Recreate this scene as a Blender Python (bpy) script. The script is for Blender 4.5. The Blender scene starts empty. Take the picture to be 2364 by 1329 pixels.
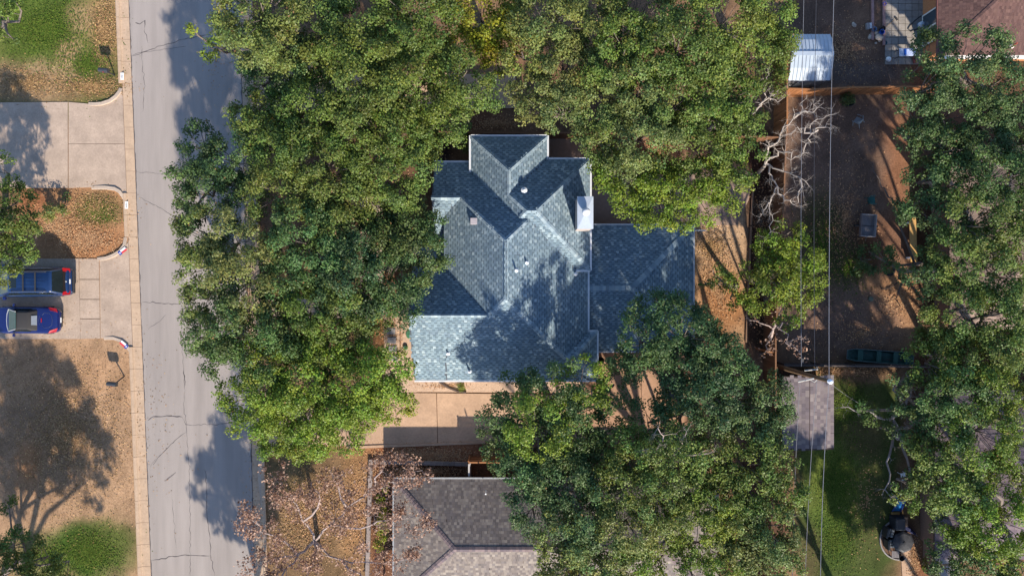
import bpy, math, random
import numpy as np
from mathutils import Vector, Matrix

# ------------------------------------------------------------------ camera, sky, sun, exposure
H, S = 52.0, 33.3                      # camera height (m), photo pixels per metre on the ground
SC = bpy.context.scene
COL = SC.collection
cam = bpy.data.cameras.new('camera'); cam.sensor_width = 36.0
cam.lens = 36.0 * H / (2364 / S); cam.clip_end = 2000
camo = bpy.data.objects.new('camera', cam); camo.location = (0, 0, H); COL.objects.link(camo)
SC.camera = camo
SUN_AZ = Vector((0.30, -0.95, 0)).normalized(); SUN_EL = math.radians(32)
world = bpy.data.worlds.new('World'); SC.world = world; world.use_nodes = True
wn = world.node_tree; bg = wn.nodes['Background']
sky = wn.nodes.new('ShaderNodeTexSky'); sky.sky_type = 'NISHITA'; sky.sun_disc = False
sky.sun_elevation = SUN_EL; sky.sun_rotation = math.atan2(SUN_AZ.x, SUN_AZ.y)
sky.air_density = 1.0; sky.dust_density = 0.6; sky.ozone_density = 4.0
wn.links.new(sky.outputs[0], bg.inputs[0]); bg.inputs[1].default_value = 0.14
sun = bpy.data.lights.new('sun', 'SUN'); sun.energy = 4.5; sun.angle = math.radians(0.9); sun.color = (1.0, 0.90, 0.75)
suno = bpy.data.objects.new('sun', sun); COL.objects.link(suno); suno.location = (10, -30, 60)
sdir = Vector((SUN_AZ.x * math.cos(SUN_EL), SUN_AZ.y * math.cos(SUN_EL), math.sin(SUN_EL)))
suno.rotation_euler = (-sdir).to_track_quat('-Z', 'Y').to_euler()
SC.view_settings.view_transform = 'Standard'; SC.view_settings.look = 'None'
SC.view_settings.exposure = 0.86; SC.view_settings.gamma = 1.0; SC.view_settings.use_curve_mapping = False
SC.cycles.max_bounces = 6; SC.cycles.transparent_max_bounces = 8

random.seed(7); RNG = np.random.default_rng(7)

# ------------------------------------------------------------------ helpers
def P(px, py, z=0.0):
    """the point at height z on the photo ray through pixel px, py"""
    f = (1 - z / H) / S
    return Vector(((px - 1182) * f, -(py - 664.5) * f, z))
def L(r, g, b, k=1.0):
    """sRGB 0-255 to linear"""
    def c(v):
        v = v / 255
        return (v / 12.92 if v < 0.04045 else ((v + 0.055) / 1.055) ** 2.4) * k
    return (c(r), c(g), c(b))
def lerp(a, b, t): return a + (b - a) * t

MATS = {}
def M(name, col=(.5, .5, .5), rough=.8, metal=0.0, var=.12, scale=6.0, bump=0.0, bscale=40.0, attr=None, ocol=False,
      spec=.4, stretch=(1, 1, 1), var2=0.0, scale2=.6, stretch2=None, transl=0.0, coat=0.0, emit=None, trans=0.0):
    if name in MATS: return MATS[name]
    m = bpy.data.materials.new(name); m.use_nodes = True; MATS[name] = m
    nt = m.node_tree; N, K = nt.nodes, nt.links.new
    b = N['Principled BSDF']; out = N['Material Output']
    b.inputs['Roughness'].default_value = rough; b.inputs['Metallic'].default_value = metal
    b.inputs['Specular IOR Level'].default_value = spec; b.inputs['Coat Weight'].default_value = coat
    b.inputs['Transmission Weight'].default_value = trans
    if attr:
        a = N.new('ShaderNodeAttribute'); a.attribute_name = attr; src = a.outputs['Color']
    elif ocol:
        a = N.new('ShaderNodeObjectInfo'); src = a.outputs['Color']
    else:
        a = N.new('ShaderNodeRGB'); a.outputs[0].default_value = (*col, 1); src = a.outputs[0]
    geo = N.new('ShaderNodeNewGeometry')
    mp = N.new('ShaderNodeMapping'); mp.inputs['Scale'].default_value = stretch; K(geo.outputs['Position'], mp.inputs[0])
    mp2 = mp
    if stretch2:
        mp2 = N.new('ShaderNodeMapping'); mp2.inputs['Scale'].default_value = stretch2; K(geo.outputs['Position'], mp2.inputs[0])
    def noise(sc, det=4, mp=mp):
        n = N.new('ShaderNodeTexNoise'); n.inputs['Scale'].default_value = sc; n.inputs['Detail'].default_value = det
        n.inputs['Roughness'].default_value = .65
        K(mp.outputs[0], n.inputs['Vector']); return n
    def hsv(src, sc, v, mp=mp):
        n = noise(sc, 4, mp); r = N.new('ShaderNodeMapRange'); r.inputs[1].default_value = .3; r.inputs[2].default_value = .7
        r.inputs[3].default_value = 1 - v; r.inputs[4].default_value = 1 + v; K(n.outputs['Fac'], r.inputs[0])
        h = N.new('ShaderNodeHueSaturation'); K(r.outputs[0], h.inputs['Value']); K(src, h.inputs['Color']); return h.outputs[0]
    if var: src = hsv(src, scale, var)
    if var2: src = hsv(src, scale2, var2, mp2)
    K(src, b.inputs['Base Color'])
    if bump:
        n = noise(bscale, 3); bp = N.new('ShaderNodeBump'); bp.inputs['Strength'].default_value = bump; bp.inputs['Distance'].default_value = .03
        K(n.outputs['Fac'], bp.inputs['Height']); K(bp.outputs[0], b.inputs['Normal'])
    if emit:
        b.inputs['Emission Color'].default_value = (*emit, 1); b.inputs['Emission Strength'].default_value = 1
    if transl:
        t = N.new('ShaderNodeBsdfTranslucent'); K(src, t.inputs['Color'])
        mx = N.new('ShaderNodeMixShader'); mx.inputs[0].default_value = transl
        K(b.outputs[0], mx.inputs[1]); K(t.outputs[0], mx.inputs[2]); K(mx.outputs[0], out.inputs[0])
    return m

def link(o, parent=None, label=None, cat=None, group=None, kind=None):
    COL.objects.link(o)
    if parent is not None: o.parent = parent
    if label: o['label'] = label
    if cat: o['category'] = cat
    if group: o['group'] = group
    if kind: o['kind'] = kind
    return o
def thing(name, label, cat, loc=(0, 0, 0), rz=0.0, group=None):
    o = bpy.data.objects.new(name, None); o.empty_display_size = .2
    o.location = loc; o.rotation_euler = (0, 0, rz)
    return link(o, None, label, cat, group)

def np_mesh(name, V, F, mat, col=None, smooth=False):
    """V (n,3); F (m,k) int, all faces of k corners; col (n,3) per point"""
    V = np.asarray(V, np.float32); F = np.asarray(F, np.int32)
    me = bpy.data.meshes.new(name)
    me.vertices.add(len(V)); me.vertices.foreach_set('co', V.ravel())
    k = F.shape[1]
    me.loops.add(F.size); me.loops.foreach_set('vertex_index', F.ravel())
    me.polygons.add(len(F)); me.polygons.foreach_set('loop_start', np.arange(0, F.size, k, dtype=np.int32))
    me.polygons.foreach_set('loop_total', np.full(len(F), k, np.int32))
    me.polygons.foreach_set('use_smooth', np.full(len(F), bool(smooth)))
    if col is not None:
        a = me.color_attributes.new('col', 'FLOAT_COLOR', 'POINT')
        c = np.ones((len(V), 4), np.float32); c[:, :3] = col; a.data.foreach_set('color', c.ravel())
    me.update(calc_edges=True); me.validate(); me.materials.append(mat)
    return me

class MB:
    """collects simple shapes into one mesh"""
    def __init__(s): s.v, s.f = [], []
    def add(s, vs, fs):
        n = len(s.v); s.v += [tuple(v) for v in vs]; s.f += [[i + n for i in f] for f in fs]; return s
    def box(s, c, d, rz=0.0, m=None):
        hx, hy, hz = d[0] / 2, d[1] / 2, d[2] / 2
        ca, sa = math.cos(rz), math.sin(rz)
        vs = []
        for z in (-hz, hz):
            for x, y in ((-hx, -hy), (hx, -hy), (hx, hy), (-hx, hy)):
                p = Vector((c[0] + x * ca - y * sa, c[1] + x * sa + y * ca, c[2] + z))
                vs.append(m @ p if m else p)
        return s.add(vs, [(3, 2, 1, 0), (4, 5, 6, 7), (0, 1, 5, 4), (1, 2, 6, 5), (2, 3, 7, 6), (3, 0, 4, 7)])
    def prism(s, poly, z0, z1):
        """poly: list of (x,y) counter-clockwise; z0, z1 numbers or functions of x, y"""
        f0 = z0 if callable(z0) else (lambda x, y: z0); f1 = z1 if callable(z1) else (lambda x, y: z1)
        a = sum(poly[i][0] * poly[(i + 1) % len(poly)][1] - poly[(i + 1) % len(poly)][0] * poly[i][1] for i in range(len(poly)))
        if a < 0: poly = poly[::-1]
        n = len(poly)
        vs = [(x, y, f0(x, y)) for x, y in poly] + [(x, y, f1(x, y)) for x, y in poly]
        return s.add(vs, [list(range(n))[::-1], [i + n for i in range(n)]] + [(i, (i + 1) % n, (i + 1) % n + n, i + n) for i in range(n)])
    def tube(s, pts, rad, n=6, cap=True, closed=False):
        pts = [Vector(p) for p in pts]
        if not isinstance(rad, (list, tuple)): rad = [rad] * len(pts)
        base = len(s.v); u = None
        for i, p in enumerate(pts):
            if closed: d = pts[(i + 1) % len(pts)] - pts[i - 1]
            else: d = pts[min(i + 1, len(pts) - 1)] - pts[max(i - 1, 0)]
            if d.length < 1e-9: d = Vector((0, 0, 1))
            d.normalize()
            if u is None: u = d.cross(Vector((0.31, 0.2, 0.93)));  u = u if u.length > .05 else d.cross(Vector((1, 0, 0)))
            u = (u - d * u.dot(d)).normalized(); w = d.cross(u)
            for k in range(n):
                a = 2 * math.pi * k / n
                s.v.append(tuple(p + (u * math.cos(a) + w * math.sin(a)) * rad[i]))
        m = len(pts)
        for i in range(m if closed else m - 1):
            j = (i + 1) % m
            for k in range(n):
                s.f.append([base + i * n + k, base + i * n + (k + 1) % n, base + j * n + (k + 1) % n, base + j * n + k])
        if cap and not closed:
            s.f.append([base + k for k in range(n)][::-1]); s.f.append([base + (m - 1) * n + k for k in range(n)])
        return s
    def lathe(s, c, prof, n=16):
        """prof: list of (r, z)"""
        base = len(s.v)
        for r, z in prof:
            for k in range(n):
                a = 2 * math.pi * k / n; s.v.append((c[0] + r * math.cos(a), c[1] + r * math.sin(a), c[2] + z))
        for i in range(len(prof) - 1):
            for k in range(n):
                s.f.append([base + i * n + k, base + i * n + (k + 1) % n, base + (i + 1) * n + (k + 1) % n, base + (i + 1) * n + k])
        s.f.append([base + k for k in range(n)][::-1]); s.f.append([base + (len(prof) - 1) * n + k for k in range(n)])
        return s
    def frustum(s, b, zb, t, zt):
        """b, t: (x0,x1,hw) rectangles at heights zb, zt"""
        vs = [(b[0], -b[2], zb), (b[1], -b[2], zb), (b[1], b[2], zb), (b[0], b[2], zb), (t[0], -t[2], zt), (t[1], -t[2], zt), (t[1], t[2], zt), (t[0], t[2], zt)]
        return s.add(vs, [(3, 2, 1, 0), (4, 5, 6, 7), (0, 1, 5, 4), (1, 2, 6, 5), (2, 3, 7, 6), (3, 0, 4, 7)])
    def mesh(s, name, mat, smooth=False):
        me = bpy.data.meshes.new(name); me.from_pydata(s.v, [], s.f); me.update(); me.materials.append(mat)
        if smooth:
            for p in me.polygons: p.use_smooth = True
        return me
    def obj(s, name, mat, parent=None, label=None, cat=None, group=None, kind=None, smooth=False, bevel=0, subsurf=0, loc=None, rz=0):
        o = bpy.data.objects.new(name, s.mesh(name, mat, smooth))
        if bevel:
            m = o.modifiers.new('bevel', 'BEVEL'); m.width = bevel; m.segments = 2; m.limit_method = 'ANGLE'
        if subsurf:
            m = o.modifiers.new('subsurf', 'SUBSURF'); m.levels = m.render_levels = subsurf
        if loc is not None: o.location = loc
        o.rotation_euler = (0, 0, rz)
        return link(o, parent, label, cat, group, kind)

def struct(name, mb, mat, label=None, **k):
    return mb.obj(name, mat, None, label, kind='structure', **k)
def poly(pts, z=0.0): return [tuple(P(x, y, z)[:2]) for x, y in pts]

# ------------------------------------------------------------------ ground with painted-in soil, grass and litter colours
def vnoise(x, y, cell, seed):
    r = np.random.default_rng(seed); n = 257; g = r.random((n, n))
    gx, gy = (x / cell) % (n - 1), (y / cell) % (n - 1)
    i, j = gx.astype(int), gy.astype(int); fx, fy = gx - i, gy - j
    fx = fx * fx * (3 - 2 * fx); fy = fy * fy * (3 - 2 * fy)
    return (g[i, j] * (1 - fx) + g[i + 1, j] * fx) * (1 - fy) + (g[i, j + 1] * (1 - fx) + g[i + 1, j + 1] * fx) * fy
def fnoise(x, y, cell, seed): return vnoise(x, y, cell, seed) * .55 + vnoise(x, y, cell / 2.3, seed + 1) * .3 + vnoise(x, y, cell / 5.1, seed + 2) * .15

GREEN, GREEN2, OLIVE = L(96, 118, 38), L(70, 104, 30), L(118, 112, 58)
DRY, TAN, LITTER = L(190, 150, 112), L(206, 164, 116), L(190, 130, 80)
DIRT, RED, DARK, ORANGE = L(120, 84, 62), L(120, 72, 48), L(98, 72, 54), L(190, 128, 72)
BLOBS = [  # px, py, rx, ry, colour, strength, softness, power
    # left side of the road
    (130, 1060, 240, 420, DRY, 1, .1, 6), (120, 100, 190, 190, OLIVE, 1, .2, 6), (100, 60, 130, 100, GREEN, .95, .5, 2), (110, 150, 90, 60, GREEN, .5, .6, 2),
    (190, 45, 35, 40, TAN, .75, .6, 2), (245, 60, 40, 90, L(180, 140, 90), .8, .5, 2), (160, 115, 30, 30, TAN, .8, .5, 2), (60, 190, 130, 45, DRY, .8, .5, 2),
    (210, 200, 90, 25, L(150, 122, 82), .7, .6, 2),
    (180, 515, 130, 95, L(182, 132, 88), 1, .2, 5), (80, 460, 40, 30, L(170, 104, 62), .9, .5, 2), (225, 490, 50, 38, L(98, 98, 52), .85, .5, 2),
    (200, 555, 80, 40, LITTER, .9, .4, 2), (135, 525, 26, 18, L(212, 172, 128), .9, .4, 2),
    (215, 1275, 85, 75, GREEN2, 1, .35, 2), (120, 1290, 100, 60, GREEN2, .7, .6, 2), (255, 1250, 60, 60, OLIVE, .5, .6, 2), (60, 1000, 120, 150, L(168, 128, 98), .6, .6, 2),
    (100, 870, 200, 60, L(186, 140, 98), .6, .6, 2), (70, 1080, 30, 50, L(190, 128, 76), .7, .6, 2),
    # east verge and front yards
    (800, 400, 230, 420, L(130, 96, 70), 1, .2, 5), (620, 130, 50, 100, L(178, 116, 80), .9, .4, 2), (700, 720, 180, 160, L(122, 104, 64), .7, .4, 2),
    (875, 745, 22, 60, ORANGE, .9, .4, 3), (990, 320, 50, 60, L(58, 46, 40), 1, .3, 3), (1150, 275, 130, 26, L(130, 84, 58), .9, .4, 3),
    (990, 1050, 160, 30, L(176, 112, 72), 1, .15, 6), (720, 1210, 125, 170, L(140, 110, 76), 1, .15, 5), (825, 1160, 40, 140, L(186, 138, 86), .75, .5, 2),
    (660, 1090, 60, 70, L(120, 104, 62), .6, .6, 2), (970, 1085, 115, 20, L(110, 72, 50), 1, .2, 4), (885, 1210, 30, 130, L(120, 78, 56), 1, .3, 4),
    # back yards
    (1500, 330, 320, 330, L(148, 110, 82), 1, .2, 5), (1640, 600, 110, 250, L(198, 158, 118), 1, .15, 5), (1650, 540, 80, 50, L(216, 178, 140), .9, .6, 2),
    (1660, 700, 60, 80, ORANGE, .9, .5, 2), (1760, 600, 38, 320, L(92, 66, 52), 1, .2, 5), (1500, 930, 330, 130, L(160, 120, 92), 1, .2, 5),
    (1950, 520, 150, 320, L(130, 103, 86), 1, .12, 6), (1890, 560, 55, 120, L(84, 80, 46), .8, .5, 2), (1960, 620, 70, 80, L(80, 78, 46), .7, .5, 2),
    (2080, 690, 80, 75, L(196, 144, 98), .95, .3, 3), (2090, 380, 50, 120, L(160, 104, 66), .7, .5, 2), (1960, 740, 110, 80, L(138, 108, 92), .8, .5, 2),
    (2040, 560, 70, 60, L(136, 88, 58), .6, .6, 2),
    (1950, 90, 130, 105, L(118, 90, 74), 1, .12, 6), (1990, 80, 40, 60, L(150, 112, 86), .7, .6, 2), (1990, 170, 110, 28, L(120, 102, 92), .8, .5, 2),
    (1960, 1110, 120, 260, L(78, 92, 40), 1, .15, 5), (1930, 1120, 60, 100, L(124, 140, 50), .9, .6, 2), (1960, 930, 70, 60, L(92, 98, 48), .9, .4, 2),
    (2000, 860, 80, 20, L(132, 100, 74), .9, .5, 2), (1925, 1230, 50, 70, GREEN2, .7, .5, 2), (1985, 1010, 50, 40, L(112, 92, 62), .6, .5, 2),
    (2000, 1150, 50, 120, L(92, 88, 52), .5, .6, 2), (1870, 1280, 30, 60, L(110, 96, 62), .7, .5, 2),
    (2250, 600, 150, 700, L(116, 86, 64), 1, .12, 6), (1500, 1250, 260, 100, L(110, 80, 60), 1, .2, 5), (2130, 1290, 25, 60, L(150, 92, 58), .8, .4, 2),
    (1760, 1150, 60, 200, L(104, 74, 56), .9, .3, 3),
]
def ground_colour(x, y):
    px, py = x * S + 1182, -y * S + 664.5
    c = np.empty(x.shape + (3,)); c[:] = L(150, 116, 84)
    n1 = fnoise(x + 200, y + 200, 2.2, 11) - .5; n2 = fnoise(x + 300, y + 200, .8, 21) - .5
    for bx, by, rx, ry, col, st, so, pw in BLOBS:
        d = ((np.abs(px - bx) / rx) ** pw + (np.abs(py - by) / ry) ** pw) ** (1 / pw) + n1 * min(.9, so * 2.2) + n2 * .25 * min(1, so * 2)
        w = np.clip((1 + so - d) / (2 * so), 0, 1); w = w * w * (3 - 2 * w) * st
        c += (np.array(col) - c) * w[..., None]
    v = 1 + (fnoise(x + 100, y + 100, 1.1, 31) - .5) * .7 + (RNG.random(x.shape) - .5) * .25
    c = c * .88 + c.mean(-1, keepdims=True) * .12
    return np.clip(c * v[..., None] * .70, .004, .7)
xs = np.concatenate([[-500, -200, -100, -60, -45], np.arange(-38, 38.01, .25), [45, 60, 100, 200, 500]])
ys = np.concatenate([[-500, -200, -100, -60, -32], np.arange(-24, 24.01, .25), [32, 60, 100, 200, 500]])
GX, GY = np.meshgrid(xs, ys, indexing='ij')
GC = ground_colour(GX, GY)
GZ = (fnoise(GX + 400, GY + 400, 1.5, 51) - .5) * .03 - .012
nx, ny = GX.shape
idx = np.arange(nx * ny).reshape(nx, ny)
F = np.stack([idx[:-1, :-1], idx[1:, :-1], idx[1:, 1:], idx[:-1, 1:]], -1).reshape(-1, 4)
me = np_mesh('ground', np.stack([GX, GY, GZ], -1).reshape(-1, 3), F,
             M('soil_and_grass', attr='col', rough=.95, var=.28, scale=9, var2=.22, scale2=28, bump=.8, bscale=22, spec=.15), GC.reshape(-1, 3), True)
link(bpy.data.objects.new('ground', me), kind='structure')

# ------------------------------------------------------------------ road, kerbs, driveways
xl = lambda y: 298 + .039 * y           # left joint between gutter and road, photo pixels
xr = lambda y: 553 + .0265 * y          # right joint
m_road = M('road_surface', L(168, 158, 152, .78), rough=.9, var=.16, scale=45, var2=.13, scale2=1.0, bump=.25, bscale=60, stretch2=(1, .09, 1), spec=.25)
m_crack = M('tar_crack', L(84, 78, 78), rough=.9, var=.2)
road = struct('road', MB().prism(poly([(xl(-3500), -3500), (xr(-3500), -3500), (xr(4500), 4500), (xl(4500), 4500)]), -.05, .022), m_road)
def ribbon(pts, w, z, jit=.03, taper=True):
    """thin flat strip along photo points with a jagged course"""
    q = []
    for a, b in zip(pts[:-1], pts[1:]):
        n = max(2, int(math.dist(a, b) / 7))
        for i in range(n):
            t = i / n; q.append((lerp(a[0], b[0], t) + random.gauss(0, jit * S), lerp(a[1], b[1], t) + random.gauss(0, jit * S)))
    q.append(pts[-1]); c = [P(*p, 0) for p in q]; mb = MB(); vs = []
    for i, p in enumerate(c):
        d = (c[min(i + 1, len(c) - 1)] - c[max(i - 1, 0)]).normalized(); n = Vector((-d.y, d.x, 0))
        ww = w * random.uniform(.4, 1.3) / 2 * (min(1, (min(i, len(c) - 1 - i) + .3) / 2) if taper else 1)
        vs += [p + n * ww + Vector((0, 0, z)), p - n * ww + Vector((0, 0, z))]
    return mb.add(vs, [(2 * i, 2 * i + 1, 2 * i + 3, 2 * i + 2) for i in range(len(c) - 1)])
CRACKS = [([(305, 128), (338, 118), (420, 92), (500, 78)], .05), ([(302, 130), (350, 118), (430, 108)], .05), ([(312, 52), (322, 55), (335, 48), (334, 66)], .12),
          ([(334, 66), (342, 100)], .06), ([(326, 105), (328, 130), (334, 200), (330, 260)], .035), ([(316, 398), (345, 398), (375, 403)], .035), ([(322, 455), (360, 475), (405, 500), (412, 560)], .035),
          ([(328, 697), (360, 699), (418, 702)], .06), ([(418, 700), (420, 790), (424, 850), (427, 900)], .045), ([(424, 850), (428, 890)], .08), ([(340, 972), (352, 962), (385, 960), (422, 962)], .11),
          ([(422, 962), (430, 980), (500, 978), (575, 972)], .045), ([(427, 900), (424, 930), (430, 975), (438, 1100), (440, 1329)], .035), ([(346, 1075), (375, 1045), (410, 1010), (432, 995)], .05),
          ([(352, 1072), (365, 1058)], .14), ([(352, 1292), (420, 1280), (485, 1282)], .07), ([(475, 1080), (478, 1190), (485, 1240), (488, 1290), (495, 1329)], .05), ([(398, 1150), (405, 1240), (408, 1265)], .03),
          ([(340, 760), (362, 745), (385, 725)], .03), ([(440, 660), (450, 720), (462, 800)], .03)]
for pts, w in CRACKS: ribbon(pts, w * .8, .026).obj('crack', m_crack, road)
for side, xf in ((0, xl), (1, xr)):   # ragged tar line along each gutter
    ribbon([(xf(y), y) for y in range(-100, 1500, 60)], .07, .0275 + .001 * side, .018, False).obj('tar_seam', m_crack, road)
mb = MB(); c = P(393, 1100); vs = []
for k in range(22):
    a = k / 22 * 2 * math.pi; r = random.uniform(.75, 1.2); vs.append((c.x + math.cos(a) * .32 * r + math.sin(a) * .18 * r, c.y + math.sin(a) * .2 * r + math.cos(a) * .22 * r, .0262))
mb.add(vs, [list(range(22))]).obj('oil_stain', M('oil_stain', L(112, 104, 102), rough=.6, var=.3, scale=12), road)

m_conc = M('driveway_concrete', L(192, 170, 152, .74), rough=.92, var=.13, scale=9, var2=.17, scale2=.7, bump=.3, bscale=70, spec=.25)
m_gut = M('gutter_concrete', L(204, 176, 150, .74), rough=.9, var=.09, scale=7, var2=.1, scale2=1.4, bump=.3, bscale=60, spec=.25)
m_warm = M('warm_concrete', L(204, 170, 142, .74), rough=.92, var=.11, scale=7, var2=.14, scale2=.7, bump=.3, bscale=60, spec=.25)
def kerb_line(xf, sgn, gaps, name):
    root = struct(name, MB().prism([tuple(P(xf(-3000) + sgn * 2, -3000)[:2]), tuple(P(xf(-3000) + sgn * 24, -3000)[:2]), tuple(P(xf(4000) + sgn * 24, 4000)[:2]), tuple(P(xf(4000) + sgn * 2, 4000)[:2])], -.04, .018),
                  M('kerb_bed', L(110, 92, 78), rough=1))
    y = -60.0
    while y < 1420:
        y1 = y + 50.6; ym = (y + y1) / 2
        drop = any(a < ym < b for a, b in gaps); g = .35
        def pt(off, yy): return P(xf(yy) + sgn * off, yy)
        # cross-section (offset from the joint, height)
        prof = [(1, .030), (19, .024)] + ([(20.5, .05), (22.5, .135), (28, .142), (30, .12), (30, -.03)] if not drop else [(22, .03), (22, -.03)]) + [(1, -.03)]
        vs = []
        for yy in (y + g, y1 - g):
            for off, z in prof:
                p = pt(off, yy); vs.append((p.x, p.y, z))
        n = len(prof)
        MB().add(vs, [(i, (i + 1) % n, (i + 1) % n + n, i + n) for i in range(n)] + [list(range(n))[::-1], [i + n for i in range(n)]]).obj('kerb_stone', m_gut, root)
        y = y1
    return root
kerb_l = kerb_line(xl, -1, [(212, 452), (560, 812)], 'kerb_west')
kerb_r = kerb_line(xr, 1, [(900, 1030)], 'kerb_east')

def slabs(name, polys, mat, z=.035, bed=True):
    """a paved area: one bed (the structure) and one child per slab"""
    root = None
    for i, pl in enumerate(polys):
        if root is None:
            root = bpy.data.objects.new(name, None); link(root, kind='structure')
        q = poly(pl); cx = sum(p[0] for p in q) / len(q); cy = sum(p[1] for p in q) / len(q)
        zz = z + random.uniform(-.003, .003)
        MB().prism(q, -.03, zz).obj('slab', mat, root)
    return root
def arc(cx, cy, r, a0, a1, n=8): return [(cx + r * math.cos(math.radians(lerp(a0, a1, i / n))), cy + r * math.sin(math.radians(lerp(a0, a1, i / n)))) for i in range(n + 1)]
kx = lambda y: xl(y) - 23
slabs('driveway_north', [[(-400, 240), (157, 236), (157, 434), (-400, 434)],
      [(159, 236)] + [(215, 241), (236, 240), (256, 234), (270, 224), (279, 212), (kx(212), 210), (kx(332), 332), (159, 332)],
      [(159, 333), (kx(333), 333), (kx(455), 452)] + [(285, 449), (279, 440), (268, 434.5), (240, 432), (159, 434)]], m_conc)
slabs('driveway_south', [[(-400, 597), (182, 597), (186, 782), (-400, 782)],
      [(183.5, 597), (229, 597), (229, 644), (184, 644)], [(184, 645.5), (229.5, 645.5), (230, 690), (185, 690)], [(185, 691.5), (230, 691.5), (231, 735), (185.5, 735)], [(185.5, 736.5), (231, 736.5), (231.5, 781), (186.5, 782)],
      [(230.5, 597), (250, 596), (270, 588), (287, 573), (296, 560), (kx(556), 554), (kx(816), 816), (306, 815), (300, 800), (288, 788), (272, 782), (233, 780)]], m_conc)
def kerb_return(pts, w, h, label):
    c = [P(*p) for p in pts]; vs = []
    for i, p in enumerate(c):
        d = (c[min(i + 1, len(c) - 1)] - c[max(i - 1, 0)]).normalized(); n = Vector((-d.y, d.x, 0)) * w / 2
        hh = h * min(1, .35 + min(i, len(c) - 1 - i) * .4)
        vs += [p - n, p - n * .8 + Vector((0, 0, hh)), p + n * .8 + Vector((0, 0, hh)), p + n]
    fs = []
    for i in range(len(c) - 1):
        for k in range(3): fs.append((4 * i + k, 4 * i + k + 1, 4 * i + k + 5, 4 * i + k + 4))
    fs += [(0, 1, 2, 3)[::-1], tuple(4 * (len(c) - 1) + k for k in range(4))]
    return struct('kerb_return', MB().add(vs, fs), M('kerb_light', L(200, 180, 162, .74), rough=.9, bump=.2), label)
kerb_return([(205, 240), (220, 241), (236, 240), (254, 234), (268, 224), (277, 212), (279, 204)], .26, .13, 'pale curved kerb corner below the green lawn')
kerb_return([(212, 433), (245, 433), (266, 436), (278, 443), (286, 455), (289, 462)], .28, .14, 'pale curved kerb corner at the top of the leafy island')
kerb_return([(290, 548), (288, 566), (278, 580), (262, 590), (245, 596), (225, 598)], .26, .13, 'pale curved kerb corner with painted flag')
kerb_return([(240, 780), (262, 780), (280, 786), (294, 797), (303, 812), (306, 826)], .24, .12, 'pale curved kerb corner above the dry lawn')
kerb_return([(xr(1180) + 24, 1180), (601, 1110), (600, 1075), (604, 1055), (616, 1042), (640, 1034), (700, 1031)], .28, .13, 'curved kerb corner below the main driveway')

slabs('driveway_main', [[(xr(960) + 24, 905), (800, 905), (800, 1028), (630, 1031), (607, 1028)], [(801, 905), (1007, 907), (1010, 1023), (801, 1028)],
      [(1008.5, 907), (1190, 909), (1190, 1016), (1011.5, 1023)], [(1191, 909), (1340, 912), (1340, 1012), (1191, 1016)]], m_warm)
slabs('back_patio', [[(1341, 912), (1378, 900), (1378, 812), (1480, 812), (1480, 1012), (1341, 1012)], [(1481, 812), (1580, 815), (1580, 1010), (1481, 1012)]], M('patio_concrete', L(190, 150, 122, .74), rough=.92, var=.12, scale=5, var2=.12, bump=.3))
slabs('rear_terrace', [[(1262, 300), (1362, 325), (1362, 420), (1262, 420)], [(1363, 405), (1480, 405), (1480, 520), (1363, 520)], [(1481, 405), (1610, 400), (1610, 520), (1481, 520)], [(1611, 400), (1738, 400), (1728, 462), (1700, 520), (1611, 520)]],
      M('terrace_concrete', L(178, 152, 136, .72), rough=.92, var=.12, scale=5, var2=.14, bump=.3))
slabs('kerb_edge_of_driveway', [[(801, 1029), (1120, 1018), (1120, 1023), (801, 1035)]], m_warm, z=.09)
slabs('front_walk', [[(xr(700) + 26, 690), (830, 690), (830, 735), (xr(700) + 26, 735)], [(831, 455), (885, 455), (885, 500), (831, 500)], [(831, 502), (885, 502), (885, 735), (831, 735)]], m_conc)
slabs('neighbour_drive', [[(xr(200) + 24, 155), (900, 165), (900, 255), (xr(250) + 24, 255)], [(901, 165), (1190, 175), (1190, 250), (901, 255)]], m_warm)

# gravel beds beside the house
m_grav = M('pea_gravel', L(216, 184, 158, .75), rough=.95, var=.30, scale=22, bump=.9, bscale=30)
struct('gravel_bed', MB().prism(poly([(884, 700), (957, 700), (962, 905), (890, 905)]), -.02, .020), m_grav, 'pinkish gravel strip along the west wall')
struct('gravel_bed', MB().prism(poly([(958, 868), (1345, 868), (1345, 906), (958, 904)]), -.02, .027), m_grav, 'pinkish gravel strip along the south eave')
m_stone = M('grey_stone', L(166, 160, 158, .7), rough=.9, var=.14, scale=4, bump=.3)
for i, (x, y, r) in enumerate([(903, 764, .03), (905, 785, -.02), (907, 805, .04), (909, 826, -.03)]):
    MB().box((0, 0, .03), (.60, .42, .06)).obj('stepping_stone', m_stone, None, ['grey square stepping stone nearest the front yard trees', 'second grey stepping stone in the gravel', 'third grey stepping stone in the gravel',
        'last grey stepping stone, half under the bright green tree'][i], 'stepping stone', 'stepping stones in the gravel', bevel=.02, loc=P(x, y, .02), rz=r)
MB().tube([P(924, y, .05) for y in (735, 760, 790, 805)], .03, 6).obj('garden_hose', M('hose_brown', L(120, 84, 62), rough=.6), None, 'thin brown drip hose on the gravel beside the stepping stones', 'hose')
m_grn = M('green_plastic', L(72, 122, 92, .8), rough=.5, var=.06)
t = thing('valve_box', 'oval green valve box lid by the west wall', 'valve box', P(944, 771)); MB().lathe((0, 0, 0), [(.30, 0), (.30, .05), (.27, .07)], 20).obj('lid', m_grn, t).scale = (.65, 1, 1)
MB().box((0, 0, .075), (.12, .03, .02)).obj('handle', m_grn, t)
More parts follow.
